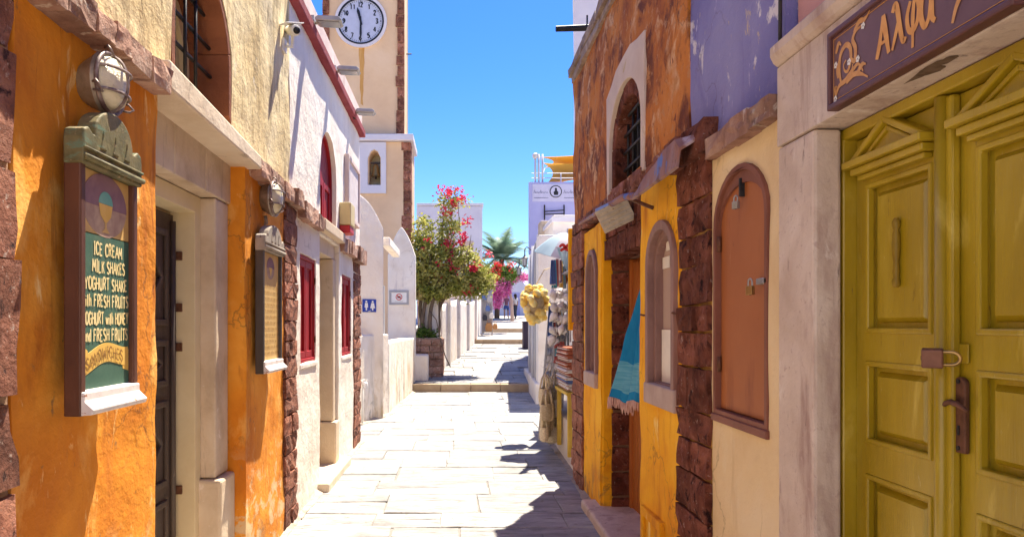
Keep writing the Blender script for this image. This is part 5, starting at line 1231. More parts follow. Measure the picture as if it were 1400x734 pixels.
obj('cover_strip', M().box(XR+.100, XR+.129, 1.955, 2.030, .08, 2.22), 'olive', l1, bevel=.008)
obj('cover_strip', M().tube([(XR+.100,1.992,.08),(XR+.100,1.992,2.22)], .018, 12), 'olive', l1, smooth=True)
obj('door_pull', M().lathe([(.006,0),(.011,.006),(.012,.02),(.008,.03),(.010,.045),(.008,.075),(.011,.10),(.0125,.13),(.010,.165),(.007,.175),(.012,.188),(.012,.20),(.006,.212)], 14, Matrix.Translation((XR+.128,2.245,1.718))), 'oliveknob', l1, smooth=True)
hp = obj('hasp', M().box(XR+.122, XR+.128, 1.922, 1.974, 1.500, 1.552), 'olive', l2, bevel=.004)
obj('staple', M().tube([(XR+.125,1.965,1.532),(XR+.095,1.99,1.530),(XR+.085,2.005,1.522),(XR+.10,2.012,1.512),(XR+.125,2.02,1.512)], .006, 8), 'rust', hp, smooth=True)
hd = obj('handle_plate', M().prism(arch(1.921,1.966,1.262,1.445,1.464)+[], XR+.113, XR+.128), 'rust', l2, bevel=.004)
obj('lever', M().tube([(XR+.113,1.944,1.392),(XR+.100,1.944,1.394),(XR+.097,1.952,1.397),(XR+.096,1.968,1.392),(XR+.098,1.980,1.385),(XR+.10,1.985,1.386)], [.009,.008,.0075,.007,.006,.004], 10), 'rust', hd, smooth=True)
obj('lever', M().tube([(XR+.100,1.944,1.394),(XR+.096,1.932,1.395),(XR+.097,1.905,1.386),(XR+.10,1.890,1.378)], [.008,.0075,.006,.004], 10), 'rust', hd, smooth=True)
obj('keyhole', M().box(XR+.110, XR+.1135, 1.940, 1.946, 1.31, 1.335), 'iron', hd)
for z in (1.275, 1.452): obj('screw', M().lathe([(.006,-.002),(.006,.003)], 10, Matrix.Translation((XR+.112,1.944,z)) @ Matrix.Rotation(math.radians(90),4,'Y')), 'iron', hd)
pk = padlock('large coppery padlock on the hasp of the olive double doors', (1.280, 1.925, 1.514), .98, (math.radians(90), math.radians(-14), math.radians(54)), 'copperlock')
# painted name board above the doors
sb = thing('name_board', 'purple brown name board with gilt Greek lettering above the olive doors', 'sign', (XR-.03, 1.9, 2.28))
ya, yb, za, zb = 1.535, 2.285, 2.277, 2.503
obj('board', M().box(XR-.050, XR-.026, ya, yb, za, zb), 'plaque', sb)
obj('board_edge', M().holed([rect(ya-.008,yb+.008,za-.008,zb+.008), rect(ya+.008,yb-.008,za+.010,zb-.010)], XR-.062, XR-.024), 'plaqueedge', sb, bevel=.004)
obj('inner_line', M().holed([rect(ya+.016,yb-.014,za+.018,zb-.018), rect(ya+.0175,yb-.0155,za+.0195,zb-.0195)], XR-.0512, XR-.0505), 'gilt', sb)
pl = lambda u, v, h: (XR-.0505-h, yb-u, za+v)       # u runs from the far end towards the viewer's reading direction
m = M()
def S(pts, w, taper=(.8,1.15)):
    pts = [(.250+(u-.25)*.84, v) for u, v in pts]
    ribbon(m, smoothline(pts, 6), w, pl, .0012, taper)
# capital alpha, lambda, phi, alpha
S([(.250,.062),(.268,.105),(.286,.172)], .016); S([(.286,.172),(.300,.12),(.318,.060)], .019); S([(.266,.098),(.306,.098)], .011)
S([(.338,.160),(.350,.176),(.362,.165),(.374,.12),(.388,.075),(.398,.066),(.404,.075)], .017); S([(.370,.130),(.352,.092),(.336,.060)], .013)
S([(.428,.158),(.412,.125),(.418,.090),(.438,.078),(.460,.092),(.468,.126),(.458,.152),(.446,.154)], .014); S([(.447,.156),(.441,.12),(.440,.08),(.439,.035)], .013)
S([(.523,.155),(.500,.165),(.482,.140),(.480,.100),(.496,.070),(.516,.085),(.524,.120)], .017); S([(.530,.170),(.528,.110),(.532,.080),(.545,.068)], .017)
obj('lettering', m, 'gilt', sb, recalc=False)
for c in ([(.03,.035),(.05,.055),(.085,.06),(.12,.075),(.15,.085),(.165,.075),(.18,.055)], [(.06,.058),(.05,.10),(.055,.145),(.085,.165),(.11,.15),(.115,.115),(.10,.085),(.08,.09),(.075,.11),(.088,.12)],
          [(.115,.115),(.135,.10),(.14,.135),(.125,.165),(.14,.185),(.175,.19),(.20,.205)], [(.03,.03),(.028,.055),(.045,.045)], [(.03,.16),(.045,.185),(.06,.175)], [(.13,.185),(.16,.205),(.19,.20),(.215,.215)], [(.12,.07),(.125,.095)], [(.09,.05),(.13,.062),(.17,.05),(.205,.03)], [(.15,.06),(.175,.075),(.195,.07)], [(.045,.08),(.04,.11),(.05,.14)],
          [(.56,.035),(.575,.07),(.60,.095),(.625,.10),(.655,.125),(.69,.14),(.72,.13)], [(.60,.095),(.60,.115)], [(.625,.10),(.64,.14),(.665,.175),(.69,.19),(.72,.18)], [(.655,.125),(.67,.105),(.69,.10),(.70,.085)], [(.66,.165),(.68,.15),(.71,.16),(.725,.15)], [(.60,.15),(.615,.185),(.64,.20),(.655,.185)]):
    m = M(); ribbon(m, smoothline(c, 6), .0125, pl, .001, (.45,1.3)); obj('scroll', m, 'giltdim', sb, recalc=False)
for u, v in ((.028,.125),(.105,.108),(.152,.10),(.026,.022),(.180,.185),(.575,.140),(.585,.10),(.655,.06)):
    mm = M()
    for k in range(5):
        a = 2*math.pi*k/5
        mm.add([pl(u+.0062*math.cos(a)+.0045*math.cos(b), v+.0062*math.sin(a)+.0045*math.sin(b), .0014) for b in [2*math.pi*j/7 for j in range(7)]], [tuple(range(7))])
    obj('flower', mm, 'flowerwhite', sb, recalc=False)
# dark water stain bleeding over the lintel soffit
lo = wob([(2.02,XR+.012),(1.96,XR+.002),(1.90,XR-.010),(1.83,XR-.004),(1.80,XR+.012),(1.87,XR+.018),(1.90,XR+.040),(1.95,XR+.026)], .010, .014, 9)
obj('lintel_stain', M().add([(x, y, 2.2650) for y, x in lo], [tuple(range(len(lo)))]), 'sootstain', bh)

# ================================================================== SHOP FRONT, FAR BUILDINGS ON THE SHADED SIDE
def blockpoly(name, pts, z0, z1, mat, parent, bevel=.03): return obj(name, M().prism(pts, z0, z1, 'z'), mat, parent, bevel=bevel)
ls = thing('corner_shop', 'low pale shop front with counter plinth beyond the rust house', 'shop', (1.5, 9, 0))
obj('wall', M().prism([(1.66,7.63),(4.5,7.63),(4.5,12.4),(1.80,12.4)], -.1, 2.95, 'z'), 'white', ls, bevel=.02)
obj('roof', M().prism([(1.60,7.63),(4.5,7.63),(4.5,12.45),(1.76,12.45)], 2.952, 3.04, 'z'), 'white', ls, bevel=.02)
obj('counter_plinth', M().add([(1.26,7.68,-.1),(1.33,10.8,-.1),(1.66,10.8,-.1),(1.66,7.68,-.1),(1.26,7.68,.50),(1.33,10.8,.50),(1.66,10.8,.50),(1.66,7.68,.50)],
    [(0,1,2,3),(4,7,6,5),(0,4,5,1),(1,5,6,2),(2,6,7,3),(3,7,4,0)]), 'beigeplaster', ls, bevel=.03)
obj('opening', M().box(1.64, 1.662, 7.9, 10.3, .52, 2.2), 'darkroom', ls)  # dark panel standing in for the shaded shop interior, wall is solid
ws = thing('white_shop', 'white flat roofed shop with stepped roof blocks behind the sponges', 'shop', (1.8, 16, 0))
blockpoly('wall', [(1.66,15),(5,15),(5,20.4),(1.98,20.4)], -.1, 3.46, 'white', ws)
blockpoly('upper_block', [(2.10,16),(5,16),(5,19),(2.10,19)], 3.462, 4.02, 'white', ws)
blockpoly('upper_block_band', [(2.06,15.95),(5,15.95),(5,19),(2.06,19)], 3.86, 3.95, 'lavender_white', ws, .01)
blockpoly('chimney_block', [(2.00,17.6),(2.30,17.6),(2.30,18.1),(2.00,18.1)], 3.465, 4.12, 'marble_grey', ws)
blockpoly('plinth', [(1.60,14.9),(1.9,14.9),(2.05,20.4),(1.86,20.4)], -.1, .42, 'white', ws)
obj('corner_strip', M().box(1.70, 1.76, 15.9, 16.0, .42, 3.4), 'signgrey', ws)
for k, y in enumerate((16.6, 18.6)): obj('drainpipe', M().tube([(1.62+.065*(y-15),y,.4),(1.62+.065*(y-15),y,3.4)], .04, 8), 'greypipe', ws, smooth=True)
ln0 = None
for k, (x, y, z, lab) in enumerate(((1.60, 17.3, 3.10, 'dark iron wall lantern on the white shop nearer the sponges'), (1.66, 19.6, 3.05, 'dark iron wall lantern on the white shop farther up the street'))):
    t = thing('wall_lantern', lab, 'lantern', (x, y, z), 'lanterns on the white shop wall')
    obj('bracket', M().tube([(x+.16,y,z+.28),(x+.05,y,z+.36),(x,y,z+.30),(x,y,z+.17)], .015, 6), 'greyiron', t)
    obj('cap', M().lathe([(.02,.24),(.05,.19),(.12,.13),(.12,.115)], 8, Matrix.Translation((x,y,z)) @ Matrix.Scale(.72,4)), 'greyiron', t)
    obj('lantern_glass', M().lathe([(.10,.115),(.065,-.12)], 8, Matrix.Translation((x,y,z)) @ Matrix.Scale(.72,4)), 'lanternglass', t)
    obj('base', M().lathe([(.075,-.12),(.03,-.16),(.012,-.20)], 8, Matrix.Translation((x,y,z)) @ Matrix.Scale(.72,4)), 'greyiron', t)
    for j in range(4):
        a = math.pi/4+j*math.pi/2
        obj('lantern_bar', M().tube([(x+.075*math.cos(a),y+.075*math.sin(a),z+.083),(x+.05*math.cos(a),y+.05*math.sin(a),z-.086)], .008, 4), 'greyiron', t)
lv = thing('lavender_building', 'tall lavender building with round black emblem and roof terrace', 'building', (2.1, 21.5, 0))
blockpoly('wall', [(2.05,21),(7,21),(7,26),(2.58,26)], -.1, 5.72, 'lavender', lv, .02)
ex, ez = 2.83, 5.44
rr = [2*math.pi*k/28 for k in range(28)]
obj('name_panel', M().box(2.16, 4.2, 20.985, 20.999, 5.16, 5.66), 'lavpanel', lv)
em = obj('emblem', M().holed([[(ex+.175*math.cos(a), ez+.175*math.sin(a)) for a in rr], [(ex+.152*math.cos(a), ez+.152*math.sin(a)) for a in rr]], 20.965, 20.984, 'y'), 'clockblack', lv)
obj('emblem_disc', M().prism([(ex+.152*math.cos(a), ez+.152*math.sin(a)) for a in rr], 20.974, 20.984, 'y'), 'lavpanel', em)
obj('emblem_figure', M().prism([(ex-.05,ez-.10),(ex+.06,ez-.10),(ex+.075,ez-.02),(ex+.03,ez+.03),(ex+.035,ez+.08),(ex,ez+.115),(ex-.03,ez+.075),(ex-.02,ez+.03),(ex-.065,ez-.02)], 20.966, 20.973, 'y'), 'clockblack', em)
pv = lambda u, v, h: (u, 20.982-h, v)
m = M()          # two faded script words, too far off to read: only their strokes
for u0, u1 in ((2.20,2.60),(3.06,3.60)):
    n = int((u1-u0)/.022); ribbon(m, [(u0+(u1-u0)*k/n, 5.39+(.10 if k in (0,1,9) else .045)*(k % 2)) for k in range(n+1)], .018, pv)
for u0, u1 in ((2.20,2.62),(3.06,3.62)):
    ribbon(m, [(u0+(u1-u0)*k/16, 5.255+.012*(k % 2)) for k in range(17)], .016, pv)
obj('lettering', m, 'clockblue', lv, recalc=False)
bal = obj('balcony_rail', M().tube([(2.50,20.93,5.05),(2.50,20.93,4.62)], .02, 6).tube([(3.06,20.93,5.05),(3.06,20.93,4.70)], .02, 6).tube([(2.50,20.93,4.86),(3.06,20.93,4.90)], .015, 6).tube([(2.50,20.93,4.78),(3.06,20.93,4.80)], .015, 6), 'iron', lv)
rl = thing('terrace_rail', 'grey steel posts and rails on the lavender roof terrace', 'railing', (2.4, 21.2, 5.72))
for x in (2.26, 2.36, 2.47, 3.0, 3.6, 4.2): obj('rail_post', M().tube([(x,21.15,5.71),(x,21.15,6.55 if x < 2.5 else 6.0)], .028 if x < 2.5 else .018, 8), 'greypipe', rl, smooth=True)
for z in (5.86, 6.0): obj('rail', M().tube([(2.15,21.15,z),(4.3,21.15,z)], .012, 6), 'greypipe', rl)
obj('heater_head', M().lathe([(.05,0),(.085,.05),(.085,.13),(.04,.16)], 10, Matrix.Translation((2.26,21.15,6.42))), 'greypipe', rl, smooth=True)
def sail(label, P0, n=10):
    t = thing('shade_sail', label, 'shade sail', P0[0], 'ochre shade sails')
    c = [Vector(p) for p in P0]; m = M()
    for s in (0, .012):
        vs = []
        for j in range(n+1):
            for i in range(n+1):
                u, v = i/n, j/n
                uu = u+.16*(1-2*u)*4*v*(1-v)*(1 if True else 0)*abs(1-2*u); vv = v+.14*(1-2*v)*4*u*(1-u)*abs(1-2*v)
                p = c[0]*(1-uu)*(1-vv)+c[1]*uu*(1-vv)+c[2]*uu*vv+c[3]*(1-uu)*vv
                p.z -= .12*math.sin(math.pi*u)*math.sin(math.pi*v)-s; vs.append(p)
        m.add(vs, [(j*(n+1)+i, j*(n+1)+i+1, (j+1)*(n+1)+i+1, (j+1)*(n+1)+i) for j in range(n) for i in range(n)])
    obj('sail_cloth', m, 'sail', t, smooth=True, recalc=False)
    for p, q in ((c[0], Vector((2.37,21.15,6.5))), (c[3], Vector((2.47,21.15,5.95)))): obj('sail_rope', M().tube([tuple(p), tuple(q)], .012, 5), 'greypipe', t)
sail('ochre shade sail spread low over the lavender roof terrace', [(2.50,21.2,6.30),(4.6,21.6,6.58),(4.6,22.6,6.20),(2.55,22.4,5.78)])
sail('narrow ochre shade sail stretched above the larger sail', [(2.42,21.4,6.52),(4.6,21.5,6.72),(4.7,22.6,6.66),(2.7,22.5,6.44)])
wt = thing('white_tall_building', 'tall white building rising above the rust roofline', 'building', (5, 28, 0))
blockpoly('wall', [(4.18,26.2),(10,26.2),(10,32),(5.2,32)], 0, 13.5, 'lavender_white', wt)
blockpoly('cornice', [(4.12,26.1),(10,26.1),(10,32),(5.1,32)], 13.5, 13.7, 'lavender_white', wt)
db = tag(obj('storage_box', M().box(2.72,3.02,30.0,30.6,.62,1.72).box(2.70,3.04,29.98,30.62,1.722,1.78), 'darkbin', bevel=.02), 'dark plum storage box standing against the wall by the steps', 'box')

# ------------------------------------------------------------------ goods outside the shop
sp = thing('sponge_bunch', 'big bunch of yellow sea sponges hanging outside the shop', 'sponge bunch', (1.12, 10.5, 1.9))
rs = random.Random(3)
smeshes = []
for k in range(6):
    m = M().ball((0,0,0), 1, 11, 8, (1,1,1), 0); me = m.mesh('sponge', MT['sponge'], True)
    for v in me.vertices:
        q = v.co*1.6+Vector((k*5.1,0,0)); v.co *= 1+.20*mnoise.noise(q)+.14*mnoise.noise(q*3.1)
    smeshes.append(me)
for k in range(62):
    while True:
        a = rs.uniform(0,2*math.pi); zz = rs.uniform(-1,1); rad = math.sqrt(1-zz*zz)
        p = Vector((math.cos(a)*rad, math.sin(a)*rad, zz))
        if p.y < .45: break
    q = rs.uniform(.78,1.02)
    link('sponge', rs.choice(smeshes), sp, (1.115+p.x*.185*q, 10.5+p.y*.20*q, 1.905+p.z*.27*q*(1 if zz > 0 else 1.0)), (rs.uniform(0,6),rs.uniform(0,6),rs.uniform(0,6)), (rs.uniform(.048,.066),rs.uniform(.046,.060),rs.uniform(.044,.060)))
obj('core', M().ball((1.115,10.52,1.905), .15, 14, 10, (.95,1,1.45)), 'straw', sp, smooth=True)  # darker core puts shade into the gaps between the sponges
obj('cord', M().tube([(1.115,10.5,2.15),(1.25,10.5,2.40),(1.62,10.5,2.50)], .008, 5), 'straw', sp)
def rack_board(label, xb, yb_, xt, yt, zt, w, seed):
    t = thing('jewellery_rack', label, 'display rack', (xb, yb_, .0), 'grey jewellery racks outside the shop')
    a = Vector((xb, yb_, .02)); b = Vector((xt, yt, zt)); up = (b-a).normalized(); side = Vector((.98, -.2, 0)).normalized(); n = side.cross(up).normalized()
    if n.y > 0: n = -n
    F = Matrix.Translation(a) @ Matrix((side, -n, up)).transposed().to_4x4(); L = (b-a).length; q = random.Random(seed)
    obj('board', M().box(0, w, 0, .02, .25, L, F), 'greywood', t, bevel=.004)
    for u in (0, w): obj('side_rail', M().box(u-.012, u+.012, -.012, .03, 0, L+.02, F), 'greywood', t, bevel=.003)
    for k in range(13):
        z = .38+k*(L-.5)/12
        m = M()
        for j in range(5):
            u = .025+(w-.05)*j/4+q.uniform(-.01,.01); l = q.uniform(.05,.10)
            m.tube([F @ Vector((u,-.004,z)), F @ Vector((u+.008,-.010,z-l*.6)), F @ Vector((u,-.012,z-l))], [.011,.019,.022], 5)
        obj('trinket', m, q.choice(['teal_bead','coral_bead','stripe_white','signpurple','stripe_white','steel','shell']), t)
rack_board('grey jewellery rack leaning outermost beneath the sponges', 1.13, 10.15, 1.30, 10.3, 1.85, .16, 1)
rack_board('grey jewellery rack standing behind the outermost leaning rack', 1.24, 10.9, 1.40, 11.05, 1.95, .16, 5)
rack_board('grey jewellery rack leaning between the sponges and hanging shells', 1.22, 9.7, 1.33, 9.9, 1.70, .15, 2)
# table with folded textiles
tb = thing('display_table', 'yellow wooden display table holding folded textiles', 'table', (1.4, 8.5, 0))
obj('table_top', M().box(1.20, 1.63, 8.02, 9.0, .83, .865), 'yellowwood', tb, bevel=.004)
for x, y in ((1.245,8.08),(1.245,8.92),(1.60,8.08),(1.60,8.92)): obj('leg', M().box(x-.025,x+.025,y-.025,y+.025,.48 if x > 1.3 else .15,.828), 'yellowwood', tb, bevel=.004)
z = .868
for k in range(12):
    h = R.uniform(.034,.048); c = ['stripe_white','stripe_white','stripe_blue','stripe_white','stripe_red','stripe_white','stripe_red','stripe_red','stripe_white','stripe_red','stripe_red','stripe_red'][k]
    nm = {'stripe_white':'white','stripe_blue':'blue','stripe_red':'brick red'}[c]
    dx = R.uniform(-.02,.02)
    od = ['topmost','second','third','fourth','fifth','sixth','seventh','eighth','ninth','tenth','eleventh','lowest'][11-k]
    t = thing('folded_textile', f'{nm} folded textile, {od} from the top of the pile on the table' if k not in (0, 11) else f'{nm} folded textile, {od} in the pile on the yellow table', 'textile', (1.4, 8.5, z), 'folded textiles piled on the yellow table')
    hem = 'stripe_red' if c != 'stripe_red' else 'stripe_white'
    obj('cloth', M().box(1.215+dx, 1.60, 8.10, 8.88, z, z+h), c, t, bevel=h*.42, seg=3)
    obj('stripe', M().box(1.2125+dx, 1.24+dx, 8.095, 8.885, z+h*.30, z+h*.46), hem, t)
    z += h+.001
def straw_bag(x, y, z, s, lab, rz):
    t = thing('straw_bag', lab, 'straw bag', (x, y, z), 'straw bags hung in front of the shop counter', rz)
    def P_(nm, m, mt, **k):
        o = obj(nm, m, mt, None, **k); o.parent = t; o.location = (0,0,0)
    P_('bag_body', M().lathe([(.02*s,-.17*s),(.085*s,-.15*s),(.10*s,-.08*s),(.085*s,0),(.078*s,0),(.085*s,-.08*s),(.02*s,-.14*s)], 12, Matrix.Diagonal((.55,1,1,1))), 'straw', smooth=True)
    for q in (-.03, .03): P_('strap', M().tube([(q*s,-.06*s,-.02*s),(q*s*.6,-.045*s,.08*s),(0,0,.13*s),(q*s*.6,.045*s,.08*s),(q*s,.06*s,-.02*s)], .009*s, 6), 'straw', smooth=True)
    P_('hang_cord', M().tube([(0,0,.12*s),(.06,0,.22*s)], .005, 5), 'straw')
rs = random.Random(14)
for k in range(16):
    row = k//4; i = k % 4
    straw_bag(1.10+.055*i+rs.uniform(-.02,.02)-.012*row, 9.05+.16*i*rs.uniform(.6,1.2)-.10*(row % 2), .82-.155*row+rs.uniform(-.03,.03), rs.uniform(1.05,1.4), f"small straw bag, {['outermost','second from the street','third from the street','innermost'][i]} in the {['top','second','third','bottom'][row]} row of the bunch", rs.uniform(-.8,.8))
# hanging white shells
for k in range(13):
    i = k % 3; row = k//3
    x = 1.20+.085*i+rs.uniform(-.015,.015); y = 9.25+rs.uniform(-.25,.2); z = 1.98-.145*row+rs.uniform(-.03,.03)
    t = thing('hanging_shell', f"pale hanging seashell, {['nearest the street','in the middle','nearest the shelf'][i]} in the {['top','second','third','fourth','lowest'][row]} row", 'seashell', (x, y, z), 'pale seashells hanging above the textiles')
    s = rs.uniform(.85,1.25); rot = Matrix.Translation((x,y,z)) @ Matrix.Rotation(rs.uniform(-.6,.6),4,'X') @ Matrix.Rotation(rs.uniform(-.8,.8),4,'Y')
    obj('shell_body', M().lathe([(.004,-.085*s),(.022*s,-.06*s),(.042*s,-.02*s),(.052*s,.01*s),(.040*s,.03*s),(.030*s,.04*s),(.024*s,.052*s),(.012*s,.062*s),(.003,.075*s)], 9, rot), 'shell', t, smooth=True)
    obj('shell_lip', M().tube([rot @ Vector((.045*s,-.01,.02*s)), rot @ Vector((.068*s,-.014,-.01*s)), rot @ Vector((.04*s,-.01,-.06*s))], [.008*s,.02*s,.006*s], 6), 'shell', t)
    obj('cord', M().tube([(x,y,z+.06*s),(x+.01,y,z+.2)], .003, 4), 'stripe_white', t)
rs2 = random.Random(77)
GC = [('stripe_blue','blue'),('teal_bead','turquoise'),('coral_bead','coral'),('stripe_white','white'),('signpurple','plum'),('banner','ochre'),('parasol_blue','pale blue'),('stripe_red','brick red')]
for k in range(16):
    c, nm = GC[k % 8]; row = k//8
    x = 1.17+.040*(k % 8)+rs2.uniform(-.01,.01); y = 9.0+.11*(k % 8)+.3*row; z = 2.42-.60*row+rs2.uniform(-.04,.04); L = rs2.uniform(.26,.42); w = rs2.uniform(.05,.08)
    t = thing('hanging_scarf', f"{nm} narrow scarf hanging in the {'upper' if row == 0 else 'lower'} row among the shop goods", 'scarf', (x, y, z), 'narrow scarves hung among the shop goods')
    m = M(); n = 7
    for s_ in (0, .004):
        m.add([(x+w*(i/n-.5)*(.55+.45*j/6)+.010*math.sin(i*1.9+k), y+.018*math.sin(i*2.1+j*.4+k)+s_, z-L*j/6) for j in range(7) for i in range(n+1)],
              [(j*(n+1)+i, j*(n+1)+i+1, (j+1)*(n+1)+i+1, (j+1)*(n+1)+i) for j in range(6) for i in range(n)])
    obj('cloth', m, c, t, smooth=True)
    obj('hem', M().tube([(x-w*.5,y,z-L),(x,y+.01,z-L-.004),(x+w*.5,y,z-L)], .006, 5), 'stripe_white' if c != 'stripe_white' else 'stripe_blue', t)
sf = thing('shop_shelf', 'dark open shelf with souvenirs beside the yellow corner board', 'shelf', (1.55, 9.2, 1.6))
for z in (1.78, 2.02, 2.26): obj('shelf', M().box(1.36, 1.64, 8.9, 9.6, z, z+.02), 'greywood', sf)
for x in (1.365, 1.62): obj('upright', M().box(x, x+.02, 8.88, 8.90, 1.4, 2.3), 'whitewood', sf)
for k in range(8):
    x = 1.40+.055*(k % 4); z = 1.80 if k < 4 else 2.04; c = rs.choice(['blue','teal_bead','banner','signpurple'])
    o = obj('vase', M().lathe([(.016,0),(.026,.02),(.022,.06),(.010,.085),(.014,.10)], 10, Matrix.Translation((x,8.95+.03*(k % 2),z+.001))), c, smooth=True)
    o['label'] = f"small {({'blue':'blue','teal_bead':'turquoise','banner':'ochre','signpurple':'plum'})[c]} vase, {['first','second','third','fourth'][k % 4]} from the street on the {'lower' if k < 4 else 'upper'} shelf"
    o['category'] = 'vase'; o['group'] = 'souvenir vases on the shop shelf'
# parasol over the goods
pr = thing('parasol', 'white and pale blue parasol with red emblem over the shop goods', 'parasol', (1.50, 9.9, 0))
pc_ = Vector((1.50, 9.9, 2.86)); tl = Matrix.Translation(pc_) @ Matrix.Rotation(math.radians(12),4,'Y') @ Matrix.Rotation(math.radians(10),4,'X')
for k in range(8):
    a0 = 2*math.pi*k/8+.3; a1 = a0+2*math.pi/8; m = M(); n = 5
    for s in (0, -.006):
        vs = []
        for j in range(n+1):
            for i in range(n+1):
                a = a0+(a1-a0)*i/n; r = .42*j/n; sg = 1-.10*math.sin(math.pi*i/n)*(j/n)
                vs.append(tl @ Vector((math.cos(a)*r*sg, math.sin(a)*r*sg, -.34*(j/n)**1.7+s)))
        m.add(vs, [(j*(n+1)+i, j*(n+1)+i+1, (j+1)*(n+1)+i+1, (j+1)*(n+1)+i) for j in range(n) for i in range(n)])
    obj('canopy_panel', m, 'parasol_blue' if k in (3, 4, 7) else 'parasol_white', pr, smooth=True, recalc=False)
obj('pole', M().tube([(1.50,9.9,0.4),tuple(pc_+Vector((0,0,.05)))], .016, 8), 'greypipe', pr)
m = M()
for k, c in enumerate(([(-.10,.02),(-.06,.05),(-.02,.02),(.02,.05),(.06,.02),(.10,.05)], [(-.09,-.03),(-.03,0),(.03,-.03),(.09,0)])):
    ribbon(m, smoothline(c, 5), .035, lambda u, v, h: tuple(Vector((1.43+u, 9.50+.0, 2.60+v))), .0, (.6,1.2))
obj('emblem', m, 'signred', pr, recalc=False)
hc = thing('hanging_scarf', 'pale blue grey scarf hanging in folds under the parasol', 'scarf', (1.45, 9.6, 2.5))
m = M(); nu, nv = 14, 12
for s in (0, .005):
    m.add([(1.30+.020*i+.09*j/nv+.012*math.sin(i*1.7), 9.55+.05*math.sin(i*1.1+j*.2)+s, 2.62-.40*j/nv*(.55+.45*math.sin(i*.5)**2)) for j in range(nv+1) for i in range(nu+1)],
      [(j*(nu+1)+i, j*(nu+1)+i+1, (j+1)*(nu+1)+i+1, (j+1)*(nu+1)+i) for j in range(nv) for i in range(nu)])
obj('cloth', m, 'parasol_blue', hc, smooth=True)
obj('cord', M().tube([(1.28,9.55,2.62),(1.62,9.55,2.62)], .006, 5), 'greypipe', hc)

# ------------------------------------------------------------------ goods and walkers at the street top
rk = thing('souvenir_rack', 'tall grey souvenir rack against the garden wall near the steps', 'display rack', (1.5, 36, 1.1))
for x in (1.22, 1.72): obj('upright', M().box(x-.03, x+.03, 35.97, 36.03, 1.12, 3.4), 'greywood', rk)
for z in (1.7, 2.2, 2.7, 3.2): obj('rack_bar', M().box(1.2, 1.74, 35.98, 36.02, z, z+.04), 'greywood', rk)
obj('back_board', M().box(1.22, 1.72, 36.03, 36.06, 1.3, 3.35), 'greywood', rk)
for k, (x, z, c, lab) in enumerate(((1.32, 3.05, 'stripe_blue', 'blue cloth bag hanging at the top of the souvenir rack'), (1.58, 2.95, 'greywood', 'grey cloth bag hanging at the top of the souvenir rack'),
                                    (1.50, 2.50, 'stripe_blue', 'blue cloth bag hanging at the middle of the souvenir rack'), (1.68, 2.15, 'stripe_white', 'white cloth bag hanging low on the souvenir rack'),
                                    (1.36, 2.05, 'darkcloth', 'dark cloth bag hanging low on the souvenir rack'), (1.55, 1.62, 'tan_bag', 'large tan bag standing at the foot of the souvenir rack'), (1.86, 1.62, 'tan_bag', 'smaller tan bag beside the foot of the souvenir rack'))):
    t = thing('cloth_bag', lab, 'bag', (x, 35.8, z), 'bags on the souvenir rack')
    s = 1.5 if 'large' in lab else 1
    obj('bag_body', M().prism([(x-.10*s,z-.20*s),(x+.10*s,z-.20*s),(x+.12*s,z-.05*s),(x+.07*s,z+.08*s),(x-.07*s,z+.08*s),(x-.12*s,z-.05*s)], 35.72, 35.90, 'y'), c, t, bevel=.03)
    obj('handle', M().tube([(x-.06*s,35.8,z+.06*s),(x-.04*s,35.8,z+.18*s),(x+.04*s,35.8,z+.18*s),(x+.06*s,35.8,z+.06*s)], .012, 6), c, t)

